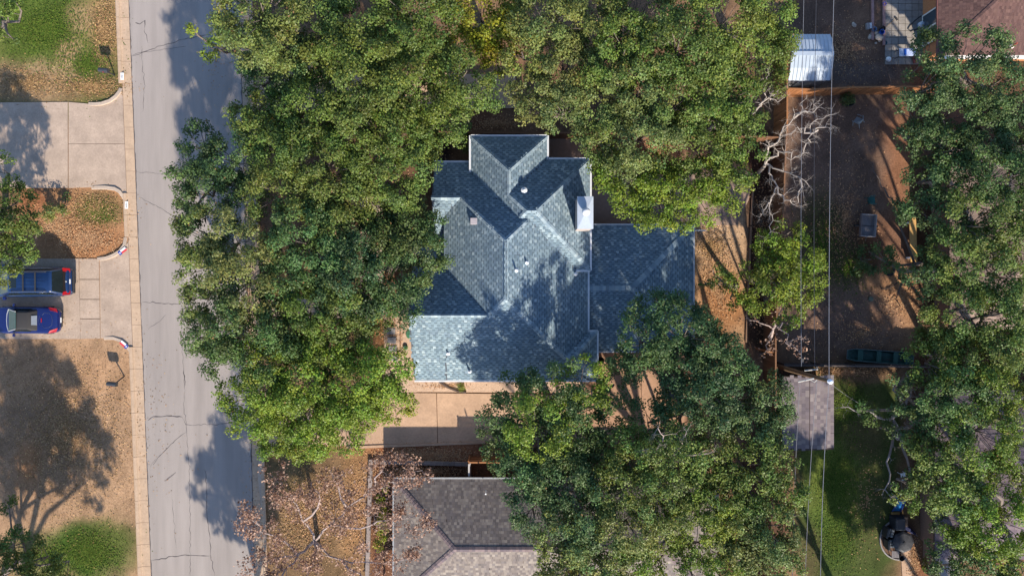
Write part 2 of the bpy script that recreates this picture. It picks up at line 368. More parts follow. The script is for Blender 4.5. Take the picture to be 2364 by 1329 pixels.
t = thing('valve_box', 'round green valve cover beside the last stepping stone', 'valve box', P(937, 802)); MB().lathe((0, 0, 0), [(.16, 0), (.16, .16), (.13, .18)], 16).obj('cover', m_grn, t); MB().lathe((0, 0, .18), [(.08, 0), (.05, .02)], 10).obj('cap', m_grn, t)
t = thing('drain_pipe', 'dark corrugated drain pipe curving over the gravel', 'pipe', P(1046, 893))
MB().tube([P(1014, 880, .1), P(1024, 887, .09), P(1038, 895, .08), P(1056, 902, .08), P(1076, 905, .08)], .085, 8).obj('pipe', M('black_corrugated', L(72, 58, 52), rough=.6, var=.3, scale=30), t).location = -P(1046, 893)

# painted kerb marks
def text_mesh(body, size, mat, name):
    cu = bpy.data.curves.new('txt', 'FONT'); cu.body = body; cu.size = size; cu.align_x = 'CENTER'; cu.align_y = 'CENTER'; cu.extrude = .0015
    o = bpy.data.objects.new('txt', cu); COL.objects.link(o); bpy.context.view_layer.update()
    me = bpy.data.meshes.new_from_object(o.evaluated_get(bpy.context.evaluated_depsgraph_get())); me.name = name
    bpy.data.objects.remove(o); me.materials.clear(); me.materials.append(mat); return me
m_white = M('white_paint', (.78, .78, .78), rough=.7, var=.06); m_black = M('black_paint', (.03, .03, .03), rough=.7)
for body, px, py, lab in (('4401', 284.5, 178, 'white painted house number on the kerb beside the upper mailbox'), ('4405', 294.5, 474, 'white painted house number on the kerb of the leafy island')):
    p = P(px, py); t = thing('kerb_number', lab, 'house number', (p.x, p.y, .150), math.pi / 2 + .0)
    MB().box((0, 0, 0), (.50, .22, .010)).obj('plate', m_white, t)
    link(bpy.data.objects.new('digits', text_mesh(body, .17, m_black, 'digits')), t).location = (0, 0, .008)
for px, py, rz, lab in ((285, 580, math.radians(38), 'painted flag in red, white and blue on the island kerb'), (289, 795, math.radians(180 - 40), 'worn painted flag in red, white and blue above the dry lawn')):
    p = P(px, py); t = thing('painted_flag', lab, 'painted flag', (p.x, p.y, .158), rz)
    sg = 1 if rz < 1 else -1
    MB().box((-.20, 0, 0), (.20, .28, .012)).obj('blue_field', M('flag_blue', L(40, 66, 150), rough=.7), t)
    MB().box((.11, sg * .07, 0), (.42, .14, .012)).obj('white_stripe', m_white, t)
    MB().box((.11, -sg * .07, 0), (.42, .14, .012)).obj('red_stripe', M('flag_red', L(196, 62, 70), rough=.7), t)
    st = []
    for k in range(10):
        r = .075 if k % 2 == 0 else .03; st.append((-.20 + r * math.cos(k * math.pi / 5), r * math.sin(k * math.pi / 5)))
    MB().prism(st, .006, .010).obj('star', m_white, t)

# ------------------------------------------------------------------ houses: hip and gable blocks, shingles, caps
def clip(pl, f):
    out = []
    for i in range(len(pl)):
        a, b = pl[i], pl[(i + 1) % len(pl)]; fa, fb = f(a), f(b)
        if fa >= 0: out.append(a)
        if fa * fb < 0:
            t = fa / (fa - fb); out.append((lerp(a[0], b[0], t), lerp(a[1], b[1], t)))
    return out
class Block:
    """photo-pixel rectangle of the eave lines at height ze, slope t, sides that slope ('NSEW'; the others are gables)"""
    def __init__(s, px0, px1, py0, py1, ze, t, sides='NSEW', foot=None, inset=.45, wall=True):
        a, b = P(px0, py1, ze), P(px1, py0, ze)
        s.x0, s.x1, s.y0, s.y1, s.ze, s.t, s.sides, s.inset, s.wall = a.x, b.x, a.y, b.y, ze, t, sides, inset, wall
        if foot: a, b = P(foot[0], foot[3], ze), P(foot[1], foot[2], ze)
        s.f = (a.x, b.x, a.y, b.y)
    def dist(s, side, x, y):
        return {'N': s.y1 - y, 'S': y - s.y0, 'E': s.x1 - x, 'W': x - s.x0}[side]
    def z(s, x, y):
        d = None
        for q in s.sides:
            e = s.dist(q, x, y); d = e if d is None else np.minimum(d, e)
        return s.ze + s.t * d
    def inside(s, x, y, e=0.0):
        return (x >= s.f[0] - e) & (x <= s.f[1] + e) & (y >= s.f[2] - e) & (y <= s.f[3] + e)
    def peak_lines(s):
        """ridge and hip lines as (p, q)"""
        x0, x1, y0, y1 = s.x0, s.x1, s.y0, s.y1; w, d = x1 - x0, y1 - y0; out = []
        if 'N' in s.sides and 'S' in s.sides and (w >= d or not ('E' in s.sides and 'W' in s.sides)):
            ym, h = (y0 + y1) / 2, d / 2; a = x0 + (h if 'W' in s.sides else 0); b = x1 - (h if 'E' in s.sides else 0); z = s.ze + s.t * h
            out.append(('ridge', (a, ym, z), (b, ym, z)))
            if 'W' in s.sides: out += [('hip', (x0, y0, s.ze), (a, ym, z)), ('hip', (x0, y1, s.ze), (a, ym, z))]
            if 'E' in s.sides: out += [('hip', (x1, y0, s.ze), (b, ym, z)), ('hip', (x1, y1, s.ze), (b, ym, z))]
        else:
            xm, h = (x0 + x1) / 2, w / 2; a = y0 + (h if 'S' in s.sides else 0); b = y1 - (h if 'N' in s.sides else 0); z = s.ze + s.t * h
            out.append(('ridge', (xm, a, z), (xm, b, z)))
            if 'S' in s.sides: out += [('hip', (x0, y0, s.ze), (xm, a, z)), ('hip', (x1, y0, s.ze), (xm, a, z))]
            if 'N' in s.sides: out += [('hip', (x0, y1, s.ze), (xm, b, z)), ('hip', (x1, y1, s.ze), (xm, b, z))]
        return out
AX = {'N': ((-1, 0), (0, 1)), 'S': ((1, 0), (0, -1)), 'E': ((0, 1), (1, 0)), 'W': ((0, -1), (-1, 0))}   # along-eave, downslope

def build_roof(root, blocks, pal, deckmat, wallmat, per=.37, ex=.155, dash=True, parts=300, focus=(1190, 600), caps=True, capcol=None, tint=(1, 1, 1), accept=None):
    rng = np.random.default_rng(len(blocks) * 17 + int(root.location.x * 10) % 97)
    org = np.array(root.location)
    tabs, flats = [], []      # (centre, X, Y, Z, hu, hv, colour)
    for bi, b in enumerate(blocks):
        off = .006 * bi
        deck = MB()
        for sd in b.sides:
            pl = [(b.f[0], b.f[2]), (b.f[1], b.f[2]), (b.f[1], b.f[3]), (b.f[0], b.f[3])]
            for o in b.sides:
                if o != sd and pl: pl = clip(pl, lambda p: b.dist(o, *p) - b.dist(sd, *p))
            if len(pl) < 3: continue
            zf = lambda x, y: b.ze + b.t * b.dist(sd, x, y) - off
            deck.prism(pl, lambda x, y: zf(x, y) - .17, zf)
            # shingles
            a, dn = np.array(AX[sd][0]), np.array(AX[sd][1]); cp = 1 / math.sqrt(1 + b.t ** 2); sp = b.t * cp
            X = np.array([a[0], a[1], 0.]); Y = np.array([-dn[0] * cp, -dn[1] * cp, sp]); Z = np.cross(X, Y)
            xs_, ys_ = [p[0] for p in pl], [p[1] for p in pl]
            us = [p[0] * a[0] + p[1] * a[1] for p in pl]; vs = [b.dist(sd, *p) for p in pl]
            k0, k1 = int(min(vs) / ex) - 1, int(max(vs) / ex) + 1; nu = int((max(us) - min(us)) / per) + 3
            K, J = np.meshgrid(np.arange(k0, k1), np.arange(nu), indexing='ij'); K, J = K.ravel(), J.ravel()
            v = (K + .5) * ex; rj = rng.random(k1 - k0 + 1)[K - k0]
            u = min(us) - per + J * per + (K % 2) * per * .5 + (rj - .5) * per * .25
            ref = {'N': b.y1, 'S': -b.y0, 'E': b.x1, 'W': -b.x0}[sd]
            for kind in range(2):
                uu = u + kind * per / 2 + rng.normal(0, .012, u.shape)
                w = (ref - v)
                x = uu * a[0] + w * dn[0]; y = uu * a[1] + w * dn[1]
                z = b.ze + b.t * v - off
                ok = b.inside(x, y, -.02)
                for o in b.sides:
                    if o != sd: ok &= b.dist(o, x, y) >= v - .03
                for ci, c in enumerate(blocks):
                    if ci != bi: ok &= ~(c.inside(x, y) & (c.z(x, y) - .006 * ci > z + .01))
                if accept is not None: ok &= accept(x, y)
                x, y, z = x[ok], y[ok], z[ok]; n = len(x)
                if not n: continue
                r = rng.random(n); g = rng.random(n)
                c = np.array(pal)[np.minimum((r * len(pal)).astype(int), len(pal) - 1)] * (0.9 + .2 * g)[:, None]
                if kind == 1: c = c * .92
                C = np.stack([x, y, z], -1)
                (tabs if kind == 0 else flats).append((C, np.broadcast_to(X, (n, 3)), np.broadcast_to(Y, (n, 3)), np.broadcast_to(Z, (n, 3)), np.full(n, ex / cp / 2), c))
        deck.v = [tuple(np.array(v) - org) for v in deck.v]
        deck.obj('roof_deck', deckmat, root)
        if b.wall:
            i = b.inset + .013 * bi; x0, x1, y0, y1 = b.f[0] + i, b.f[1] - i, b.f[2] + i, b.f[3] - i
            w = MB(); ring = [(x0, y0), ((x0 + x1) / 2, y0), (x1, y0), (x1, (y0 + y1) / 2), (x1, y1), ((x0 + x1) / 2, y1), (x0, y1), (x0, (y0 + y1) / 2)]
            top = [(x, y, float(b.z(x, y)) - .20 - off) for x, y in ring]
            vv = [(x, y, -.05) for x, y in ring] + top
            w.add([tuple(np.array(q) - org) for q in vv], [(k, (k + 1) % 8, (k + 1) % 8 + 8, k + 8) for k in range(8)])
            w.obj('wall', wallmat, root)
    def cat(lst): return [np.concatenate([t[i] for t in lst]) for i in range(6)]
    # joined shingles
    Vs, Fs, Cs = [], [], []; n0 = 0
    TC, TX, TY, TZ, TH, TCo = cat(tabs)
    fp = np.array(P(*focus, 4)); order = np.argsort(np.hypot(TC[:, 0] - fp[0], TC[:, 1] - fp[1]))
    pick = order[:parts]; rest = order[parts:]
    hu = per / 4 * 1.04; lift_lo, lift_hi = .009, .005
    def quadtop(C, X, Y, Z, hv, hu, lo, hi, y0=-1.0, y1=1.0):
        r = []
        for sx, sy, l in ((-1, y0, lo), (1, y0, lo), (1, y1, hi), (-1, y1, hi)):
            r.append(C + X * (sx * hu) + Y * (sy * hv)[:, None] + Z * l)
        return np.stack(r, 1)
    Tr = [a[rest] for a in (TC, TX, TY, TZ, TH, TCo)]
    top = quadtop(*Tr[:5], hu, lift_lo, lift_hi); bot = quadtop(*Tr[:5], hu, -.004, -.004); n = len(top)
    Vs.append(np.concatenate([top, bot], 1).reshape(-1, 3)); Cs.append(np.repeat(Tr[5], 8, 0))
    base = (np.arange(n) * 8)[:, None]
    for f in ((0, 1, 2, 3), (4, 5, 1, 0), (5, 6, 2, 1), (7, 4, 0, 3)): Fs.append(base + np.array(f)[None])
    n0 = n * 8
    Fl = cat(flats)
    top = quadtop(*Fl[:5], hu, .008, .003); n = len(top)
    Vs.append(top.reshape(-1, 3)); Cs.append(np.repeat(Fl[5], 4, 0)); Fs.append(np.arange(n * 4).reshape(n, 4) + n0); n0 += n * 4
    if dash:   # dark shingle print, with the shade under the course above painted in
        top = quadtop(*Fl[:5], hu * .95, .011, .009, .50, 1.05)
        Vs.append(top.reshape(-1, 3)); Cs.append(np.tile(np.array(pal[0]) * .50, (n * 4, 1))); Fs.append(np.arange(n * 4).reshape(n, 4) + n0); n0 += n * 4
    me = np_mesh('shingles', np.concatenate(Vs) - org, np.concatenate(Fs), M('shingle_field', attr='col', rough=.93, var=.12, scale=30, bump=.3, bscale=90, spec=.2, var2=.05, scale2=1.2), np.concatenate(Cs))
    link(bpy.data.objects.new('shingle_field', me), root, kind='stuff')
    # the shingles that show largest, one object each
    m_sh = M('shingle_single', ocol=True, rough=.93, var=.12, scale=30, bump=.3, bscale=90, spec=.2)
    hv = float(TH[0]); sm = {}
    for i in pick:
        h = round(float(TH[i]), 4)
        if h not in sm:
            sm[h] = MB().add([(-hu, -h, lift_lo), (hu, -h, lift_lo), (hu, h, lift_hi), (-hu, h, lift_hi), (-hu, -h, -.004), (hu, -h, -.004), (hu, h, -.004), (-hu, h, -.004)],
                             [(0, 1, 2, 3), (4, 5, 1, 0), (5, 6, 2, 1), (7, 4, 0, 3), (6, 7, 3, 2)]).mesh('shingle', m_sh)
        o = bpy.data.objects.new('shingle', sm[h]); mm = Matrix.Identity(4)
        for r in range(3): mm[r][0], mm[r][1], mm[r][2], mm[r][3] = TX[i][r], TY[i][r], TZ[i][r], TC[i][r] - org[r]
        o.matrix_local = mm; o.color = (*TCo[i], 1); link(o, root); o.matrix_local = mm
    # ridge and hip caps
    if caps:
        cap_mesh = {}
        cc = capcol or pal
        for bi, b in enumerate(blocks):
            for kind, p, q in b.peak_lines():
                p, q = Vector(p), Vector(q); n = int((q - p).length / .20); d = (q - p).normalized()
                X = d.cross(Vector((0, 0, 1))).normalized(); Z = X.cross(d)
                th = math.atan(b.t) if kind == 'ridge' else math.atan(b.t * .66); key = round(th, 3)
                if key not in cap_mesh:
                    w, c_, s_ = .17, math.cos(th), math.sin(th); mb = MB(); vs = []
                    for yy, l in ((-.13, .045), (.12, .030)):
                        vs += [(-w * c_, yy, -w * s_ + l), (0, yy, l + .004), (w * c_, yy, -w * s_ + l), (-w * c_, yy, -w * s_ + l - .02), (w * c_, yy, -w * s_ + l - .02)]
                    cap_mesh[key] = mb.add(vs, [(0, 1, 6, 5), (1, 2, 7, 6), (3, 0, 5, 8), (2, 4, 9, 7), (3, 4, 2, 1, 0), (5, 6, 7, 9, 8)]).mesh('ridge_cap', m_sh)
                for i in range(n):
                    c = p.lerp(q, (i + .5) / n); x, y = np.float64(c.x), np.float64(c.y)
                    if not b.inside(x, y): continue
                    if any(ci != bi and cb.inside(x, y) and cb.z(x, y) > c.z + .05 for ci, cb in enumerate(blocks)): continue
                    def zu(xx, yy): return max([float(cb.z(xx, yy)) for cb in blocks if cb.inside(xx, yy)] or [-9])
                    if not all(zu(x + X.x * k * .3, y + X.y * k * .3) < c.z - min(.05, .2 * b.t) * (.3 if b.t < .3 else 1) for k in (-1, 1)): continue
                    if accept is not None and not accept(x, y): continue
                    o = bpy.data.objects.new('ridge_cap', cap_mesh[key]); mm = Matrix.Identity(4)
                    cl = c - Vector(org)
                    for r in range(3): mm[r][0], mm[r][1], mm[r][2], mm[r][3] = X[r], d[r], Z[r], cl[r]
                    k = random.choice(cc); g = random.uniform(.9, 1.15); o.color = (k[0] * g, k[1] * g, k[2] * g, 1)
                    link(o, root); o.matrix_local = mm
def gutter(root, p0, p1, z, mat, w=.11):
    a, b = P(*p0, z), P(*p1, z); d = b - a; org = Vector(root.location)
    MB().box((0, 0, 0), (d.length, w, .13)).obj('gutter', mat, root, loc=(a + b) / 2 - org + Vector((0, 0, -.03)), rz=math.atan2(d.y, d.x))

GREY = [L(106, 124, 135), L(110, 128, 139), L(114, 132, 143), L(119, 137, 147), L(125, 142, 151), L(99, 117, 130), L(142, 157, 164), L(109, 126, 139), L(103, 121, 133), L(115, 132, 142)]
CAPG = [L(126, 142, 151), L(136, 151, 159), L(117, 133, 144), L(146, 160, 166)]
m_deck = M('roof_underlay', L(70, 76, 84), rough=.95); m_brick = M('house_brick', L(168, 130, 108, .75), rough=.9, var=.2, scale=14, bump=.3)
m_gutter = M('white_metal_trim', (.62, .63, .66), rough=.4, var=.05)
house = thing('house', 'large house with blue grey shingle hip roof and white chimney top', 'house', P(1190, 620))
T = .70
A = Block(979, 1357, 375, 877, 3.0, T, foot=(1030, 1357, 375, 877))
B = Block(1003, 1250, 375, 553, 3.0, T, 'NSE')
C = Block(1087, 1263, 315, 560, 3.6, T)
D = Block(1087, 1362, 368, 623, 3.6, T)
E = Block(957, 1340, 571, 877, 3.0, T, 'NSE')
Fb = Block(1230, 1378, 765, 877, 3.0, T, 'NSE')
G = Block(1345, 1600, 520, 810, 2.25, .16, 'NSE')
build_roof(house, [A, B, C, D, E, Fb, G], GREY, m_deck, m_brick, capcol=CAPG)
for a, b_ in (((1087, 313), (1263, 313)), ((1085, 313), (1085, 398)), ((1265, 313), (1265, 367)), ((1265, 366), (1363, 366)), ((1364, 366), (1364, 624)), ((1330, 625), (1363, 625)), ((1003, 373), (1086, 373)),
              ((1359, 626), (1359, 764)), ((1357, 763.5), (1380, 763.5)), ((1380, 763), (1380, 879)), ((957, 879), (1378, 879))):
    gutter(house, a, b_, 3.58 if a[1] < 366.5 and a[0] > 1080 or b_[1] in (624, 625) else 2.98, m_gutter)
for a, b_ in (((1365, 518), (1600, 518)), ((1602, 518), (1602, 812)), ((1382, 812), (1600, 812))): gutter(house, a, b_, 2.23, M('grey_trim', (.45, .47, .5), rough=.5), .09)
ho = Vector(house.location)
# chimney with metal top
zt = 6.55
c0, c1 = P(1333, 528, zt), P(1370, 453, zt); cx, cy = (c0.x + c1.x) / 2, (c0.y + c1.y) / 2; cw, cd = c1.x - c0.x, c1.y - c0.y
ch = MB().box((0, 0, 4.3), (cw - .08, cd - .08, 4.2)).obj('chimney', M('chimney_siding', L(196, 184, 178, .75), rough=.85, var=.08), house, loc=Vector((cx, cy, 0)) - ho)
m_zinc = M('chimney_metal', (.42, .47, .54), rough=.42, var=.05, metal=.0, spec=.5)
hx, hy = cw / 2, cd / 2
MB().add([(-hx, -hy, 6.38), (hx, -hy, 6.38), (hx, hy, 6.38), (-hx, hy, 6.38), (-hx, -hy, 6.5), (hx, -hy, 6.5), (hx, hy, 6.5), (-hx, hy, 6.5), (0, 0, 6.64)],
         [(0, 1, 5, 4), (1, 2, 6, 5), (2, 3, 7, 6), (3, 0, 4, 7), (4, 5, 8), (5, 6, 8), (6, 7, 8), (7, 4, 8), (3, 2, 1, 0)]).obj('chimney_cap', m_zinc, ch)
MB().lathe((0, 0, 6.58), [(.13, 0), (.13, .26)], 16).obj('flue', m_zinc, ch, smooth=True)
MB().lathe((0, 0, 6.84), [(.06, -.04), (.2, 0), (.25, .09), (.24, .2), (.16, .3), (.03, .335)], 20).obj('flue_ball', M('flue_white', (.8, .8, .8), rough=.35, var=.03), ch, smooth=True)
# roof vents
def zroof(px, py):
    z = 4.0
    for _ in range(6):
        p = P(px, py, z); z = max(float(b.z(np.float64(p.x), np.float64(p.y))) for b in (A, B, C, D, E, Fb, G) if b.inside(p.x, p.y, .05))
    return P(px, py, z)
m_pipe = M('white_pipe', (.8, .8, .8), rough=.4, var=.03)
for px, py, h in ((1191, 624, .55), (1215, 606, .32), (1034, 815, .32), (1084, 856, .75), (1328, 632, .25)):
    p = zroof(px, py); pv = MB().tube([(0, 0, -.1), (0, 0, h)], .055, 10).obj('vent_pipe', m_pipe, house, smooth=False, loc=p - ho)
    MB().lathe((0, 0, -.06), [(.16, 0), (.14, .06), (.07, .14)], 12).obj('flashing', M('lead_flashing', (.62, .66, .72), rough=.5), pv)
p = zroof(1210, 440); pv = MB().lathe((0, 0, -.05), [(.17, 0), (.17, .14), (.2, .15), (.2, .22), (.1, .28)], 16).obj('turbine_vent', M('grey_vent', (.6, .62, .64), rough=.4), house, loc=p - ho); MB().lathe((0, 0, .24), [(.09, 0), (.03, .05)], 12).obj('vent_top', m_pipe, pv)
p = zroof(1094, 511); MB().box((0, 0, .1), (.42, .40, .3)).obj('box_vent', M('tan_vent', L(176, 168, 172, .8), rough=.6), house, bevel=.02, loc=p - ho)
# doors and windows of the house
m_glass = M('window_glass', (.05, .07, .09), rough=.08, var=0, spec=.6); m_frame = M('window_frame', (.7, .68, .64), rough=.5)
def window(root, org, p, d, w, h, z, name='window'):
    rz = math.atan2(d[1], d[0])
    o = MB().box((0, 0, 0), (w, .06, h)).obj(name, m_frame, root, loc=Vector((p[0], p[1], z)) - org, rz=rz)
    for i in (-1, 1): MB().box((i * w * .24, 0, 0), (w * .42, .08, h * .86)).obj('pane', m_glass, o)
    return o
ys_ = E.f[2] + E.inset
for x in (-4.2, -1.2): 
    g = MB().box((0, 0, 1.1), (2.5, .08, 2.15)).obj('garage_door', M('garage_white', (.68, .66, .62), rough=.6), house, loc=Vector((x, ys_ - .12, 0)) - ho)
    for k in range(4): MB().box((0, -.05, .32 + k * .52), (2.4, .03, .46)).obj('panel', M('garage_white'), g)
window(house, ho, (E.f[0] + .33, P(0, 800, 0).y), (0, 1), 1.2, 1.3, 1.5)
window(house, ho, (E.f[0] + .33, P(0, 748, 0).y), (0, 1), 1.4, 1.9, 1.2, 'door')
window(house, ho, ((C.x0 + C.x1) / 2, C.y1 - .38), (1, 0), 1.8, 1.2, 1.6); window(house, ho, (C.x0 + .38, C.y1 - 1.6), (0, 1), 1.0, 1.2, 1.6)
window(house, ho, (G.x1 - .33, 0), (0, 1), 1.8, 1.9, 1.1, 'patio_door'); window(house, ho, (12, G.y1 - .33), (1, 0), 1.8, 1.3, 1.5)

BROWN = [L(122, 112, 106), L(129, 119, 112), L(115, 106, 102), L(135, 125, 117), L(143, 133, 124), L(118, 110, 107), L(110, 102, 99)]
h2 = thing('house', 'house with brown mixed shingle hip roof below the main driveway', 'house', P(1250, 1260))
H2 = [Block(910, 1660, 1105, 1390, 2.0, .40, 'NSEW'), Block(1190, 1460, 1180, 1800, 2.0, .40, 'NSEW')]
build_roof(h2, H2, BROWN, M('brown_underlay', L(70, 58, 56), rough=.95), M('tan_brick', L(150, 116, 98, .75), rough=.9, var=.2, scale=14, bump=.3), per=.36, ex=.17, dash=False, focus=(1050, 1200),
           capcol=[L(118, 104, 104), L(100, 90, 94)], accept=lambda x, y: y > -23)
m_dgut = M('dark_gutter', (.30, .31, .32), rough=.5)
gutter(h2, (908, 1103), (1500, 1103), 1.98, m_dgut, .10); gutter(h2, (908, 1103), (908, 1500), 1.98, m_dgut, .10)
p = P(1122, 1134, 2.7); MB().tube([(0, 0, -.2), (0, 0, .6)], .05, 10).obj('vent_pipe', m_pipe, h2, loc=p - Vector(h2.location))
window(h2, Vector(h2.location), (H2[0].f[0] + .4, P(0, 1250, 0).y), (0, 1), 1.8, 1.1, 1.1); window(h2, Vector(h2.location), (-3, H2[0].f[3] - .4), (1, 0), 1.2, 1.0, 1.1)

RUST = [L(100, 76, 71), L(94, 71, 67), L(105, 81, 75), L(88, 67, 64), L(97, 74, 70)]
h3 = thing('house', 'house with red brown shingle roof beside the concrete patio', 'house', P(2320, 20))
H3 = [Block(2166, 2900, -420, 128, 2.7, .36, 'NSW'), Block(2130, 2420, 40, 118, 2.35, .15, 'SW', foot=(2245, 2420, 40, 126), wall=False)]
H3 = H3[:1]
build_roof(h3, H3, RUST, M('rust_underlay', L(80, 52, 50), rough=.95), M('orange_brick', L(206, 140, 96, .75), rough=.9, var=.18, scale=9, bump=.4), per=.30, ex=.19, dash=False, focus=(2250, 60), parts=260,
           capcol=RUST, accept=lambda x, y: (x < 40) & (y < 24))
gutter(h3, (2166, 131), (2700, 131), 2.66, M('cream_trim', (.82, .76, .68), rough=.5), .28); gutter(h3, (2164, -200), (2164, 131), 2.66, M('rust_trim', L(110, 72, 66), rough=.6), .10)
o3 = Vector(h3.location)
window(h3, o3, (H3[0].f[0] + .38, P(0, 75, 0).y), (0, 1), 2.2, 2.0, 1.1, 'patio_door'); window(h3, o3, (P(2330, 0, 0).x, H3[0].f[2] + .38), (1, 0), 1.6, 1.2, 1.5)
p = P(2338, 105, 3.1); tv = MB().tube([(0, 0, -.2), (0, 0, .45)], .05, 8).obj('vent_pipe', M('red_vent', L(150, 74, 60), rough=.6), h3, loc=p - o3); MB().lathe((0, 0, -.1), [(.18, 0), (.07, .16)], 12).obj('flashing', M('white_flash', (.6, .5, .48), rough=.5), tv)

TANR = [L(142, 122, 110), L(134, 115, 104), L(148, 128, 116), L(126, 108, 100)]
h5 = thing('house', 'house with pale tan roof mostly hidden under the right edge trees', 'house', P(2340, 530))
H5 = [Block(2192, 2900, 335, 760, 2.6, .36, 'NSW')]
build_roof(h5, H5, TANR, M('tan_underlay', L(96, 80, 74), rough=.95), M('tan_brick'), per=.44, ex=.22, dash=False, focus=(2290, 560), parts=150, capcol=TANR, accept=lambda x, y: x < 39)
h4 = thing('house', 'house with lilac brown roof hidden under trees at lower right', 'house', P(2330, 1120))
H4 = [Block(2158, 2900, 900, 1290, 2.6, .36, 'NSW')]
LILAC = [L(112, 99, 104), L(104, 92, 98), L(118, 105, 108), L(98, 86, 94)]
build_roof(h4, H4, LILAC, M('brown_underlay'), M('tan_brick'), per=.44, ex=.22, dash=False, focus=(2300, 1080), parts=150, capcol=LILAC, accept=lambda x, y: x < 39)
# lean-to sunroom with white framed panes on the west wall of that house
o4 = Vector(h4.location)
p0, p1 = P(2128, 1208, 0), P(2132, 1318, 0)
sr = MB().box((0, 0, 1.2), (1.0, p0.y - p1.y, 2.3)).obj('sunroom', M('sunroom_panel', L(150, 122, 104, .7), rough=.7), h4, loc=Vector((p0.x + .55, (p0.y + p1.y) / 2, 0)) - o4)
for k in range(4):
    MB().box((-.52, -1.2 + k * .8, 1.5), (.05, .62, 1.3)).obj('pane', m_glass, sr); MB().box((-.535, -1.2 + k * .8, 2.2), (.09, .74, .08)).obj('frame', m_frame, sr)
MB().box((-.05, 0, 2.42), (1.2, p0.y - p1.y + .2, .1)).obj('sunroom_roof', M('sunroom_top', (.22, .2, .2), rough=.7), sr)

# small shed with shingle roof, lower right yard
sh = thing('shed', 'garden shed with grey brown square shingles under the power lines', 'shed', P(1870, 950))
SH = [Block(1806, 1925, 868, 1037, 2.35, .16, 'EW', inset=.2)]
build_roof(sh, SH, [L(124, 114, 116), L(130, 120, 121), L(118, 108, 112), L(136, 126, 125), L(112, 103, 108)], M('brown_underlay'), M('shed_boards', L(120, 96, 80), rough=.85, var=.2, stretch=(6, 6, .4)), per=.48, ex=.24, dash=False, focus=(1870, 950), parts=280, caps=False)
d_ = MB().box((0, 0, 1.0), (.9, .06, 1.9)).obj('door', M('shed_door', L(104, 82, 70), rough=.8), sh, loc=Vector(((SH[0].f[0] + SH[0].f[1]) / 2, SH[0].f[2] + .17, 0)) - Vector(sh.location)); MB().box((.35, -.05, 1.0), (.04, .06, .14)).obj('handle', m_black, d_)

# metal gambrel shed, upper right yard
ms = thing('metal_shed', 'white ribbed metal shed with gambrel roof by the orange fence', 'shed', P(1868, 140))
m_rib = M('ribbed_metal', (.36, .42, .50), rough=.5, var=.06, scale=2, metal=0.0, spec=.6); m_rib2 = M('shed_wall_metal', (.42, .47, .54), rough=.45)
prof = [(80, 1.75), (92, 2.10), (124, 2.35), (157, 2.12), (186, 1.75)]   # photo y, height
xa = [1830, 1828, 1827, 1826, 1820]; xb = [1912, 1922, 1924, 1922, 1900]
om = Vector(ms.location)
X0, X1 = P(1820, 0, 1.75).x, P(1918, 0, 1.95).x
pts = [(P(0, y, z).y, z) for y, z in prof]
npan = 11; pw = (X1 - X0) / npan
for k in range(npan):
    for i in range(4):
        (ya, za), (yb, zb) = pts[i], pts[i + 1]; xa_, xb_ = X0 + k * pw + .012, X0 + (k + 1) * pw - .012
        vs = [(xa_, ya, za), (xb_, ya, za), (xb_, yb, zb), (xa_, yb, zb)]
        dz = Vector((0, -(zb - za), (yb - ya))).normalized(); dz = dz if dz.z > 0 else -dz
        vs2 = [tuple(Vector(v) + dz * .02 - om) for v in vs]; vs = [tuple(Vector(v) - om) for v in vs]
        MB().add(vs + vs2, [(0, 1, 2, 3), (7, 6, 5, 4), (0, 4, 5, 1), (1, 5, 6, 2), (2, 6, 7, 3), (3, 7, 4, 0)]).obj('roof_panel', m_rib, ms)
mb = MB()
for k in range(npan + 1):
    mb.tube([Vector((X0 + k * pw, y, z + .035)) - om for y, z in pts], .032, 5)
mb.obj('ribs', m_rib, ms, kind='stuff')
ym = [p[0] for p in pts]
MB().box((0, 0, 0), (X1 - X0 + .04, .28, .03)).obj('ridge_strip', m_rib, ms, loc=Vector(((X0 + X1) / 2, pts[2][0], pts[2][1] + .045)) - om)
w = MB(); a0, a1 = X0 + .08, X1 - .08; y0, y1 = pts[4][0] + .08, pts[0][0] - .08
ring = [(y1, 1.70), (pts[1][0], 2.05), (pts[2][0], 2.3), (pts[3][0], 2.07), (y0, 1.70)]
w.add([Vector((x, y, z)) - om for x in (a0, a1) for y, z in [(y0, 0), (y1, 0)] + ring], [(0, 1, 2, 3, 4, 5, 6), tuple(range(7, 14))[::-1], (0, 6, 13, 7), (1, 8, 9, 2)])
w.obj('wall', m_rib2, ms)
MB().box((0, 0, .85), (1.3, .05, 1.6)).obj('door', m_rib, ms, loc=Vector(((a0 + a1) / 2, y0 - .04, 0)) - om)

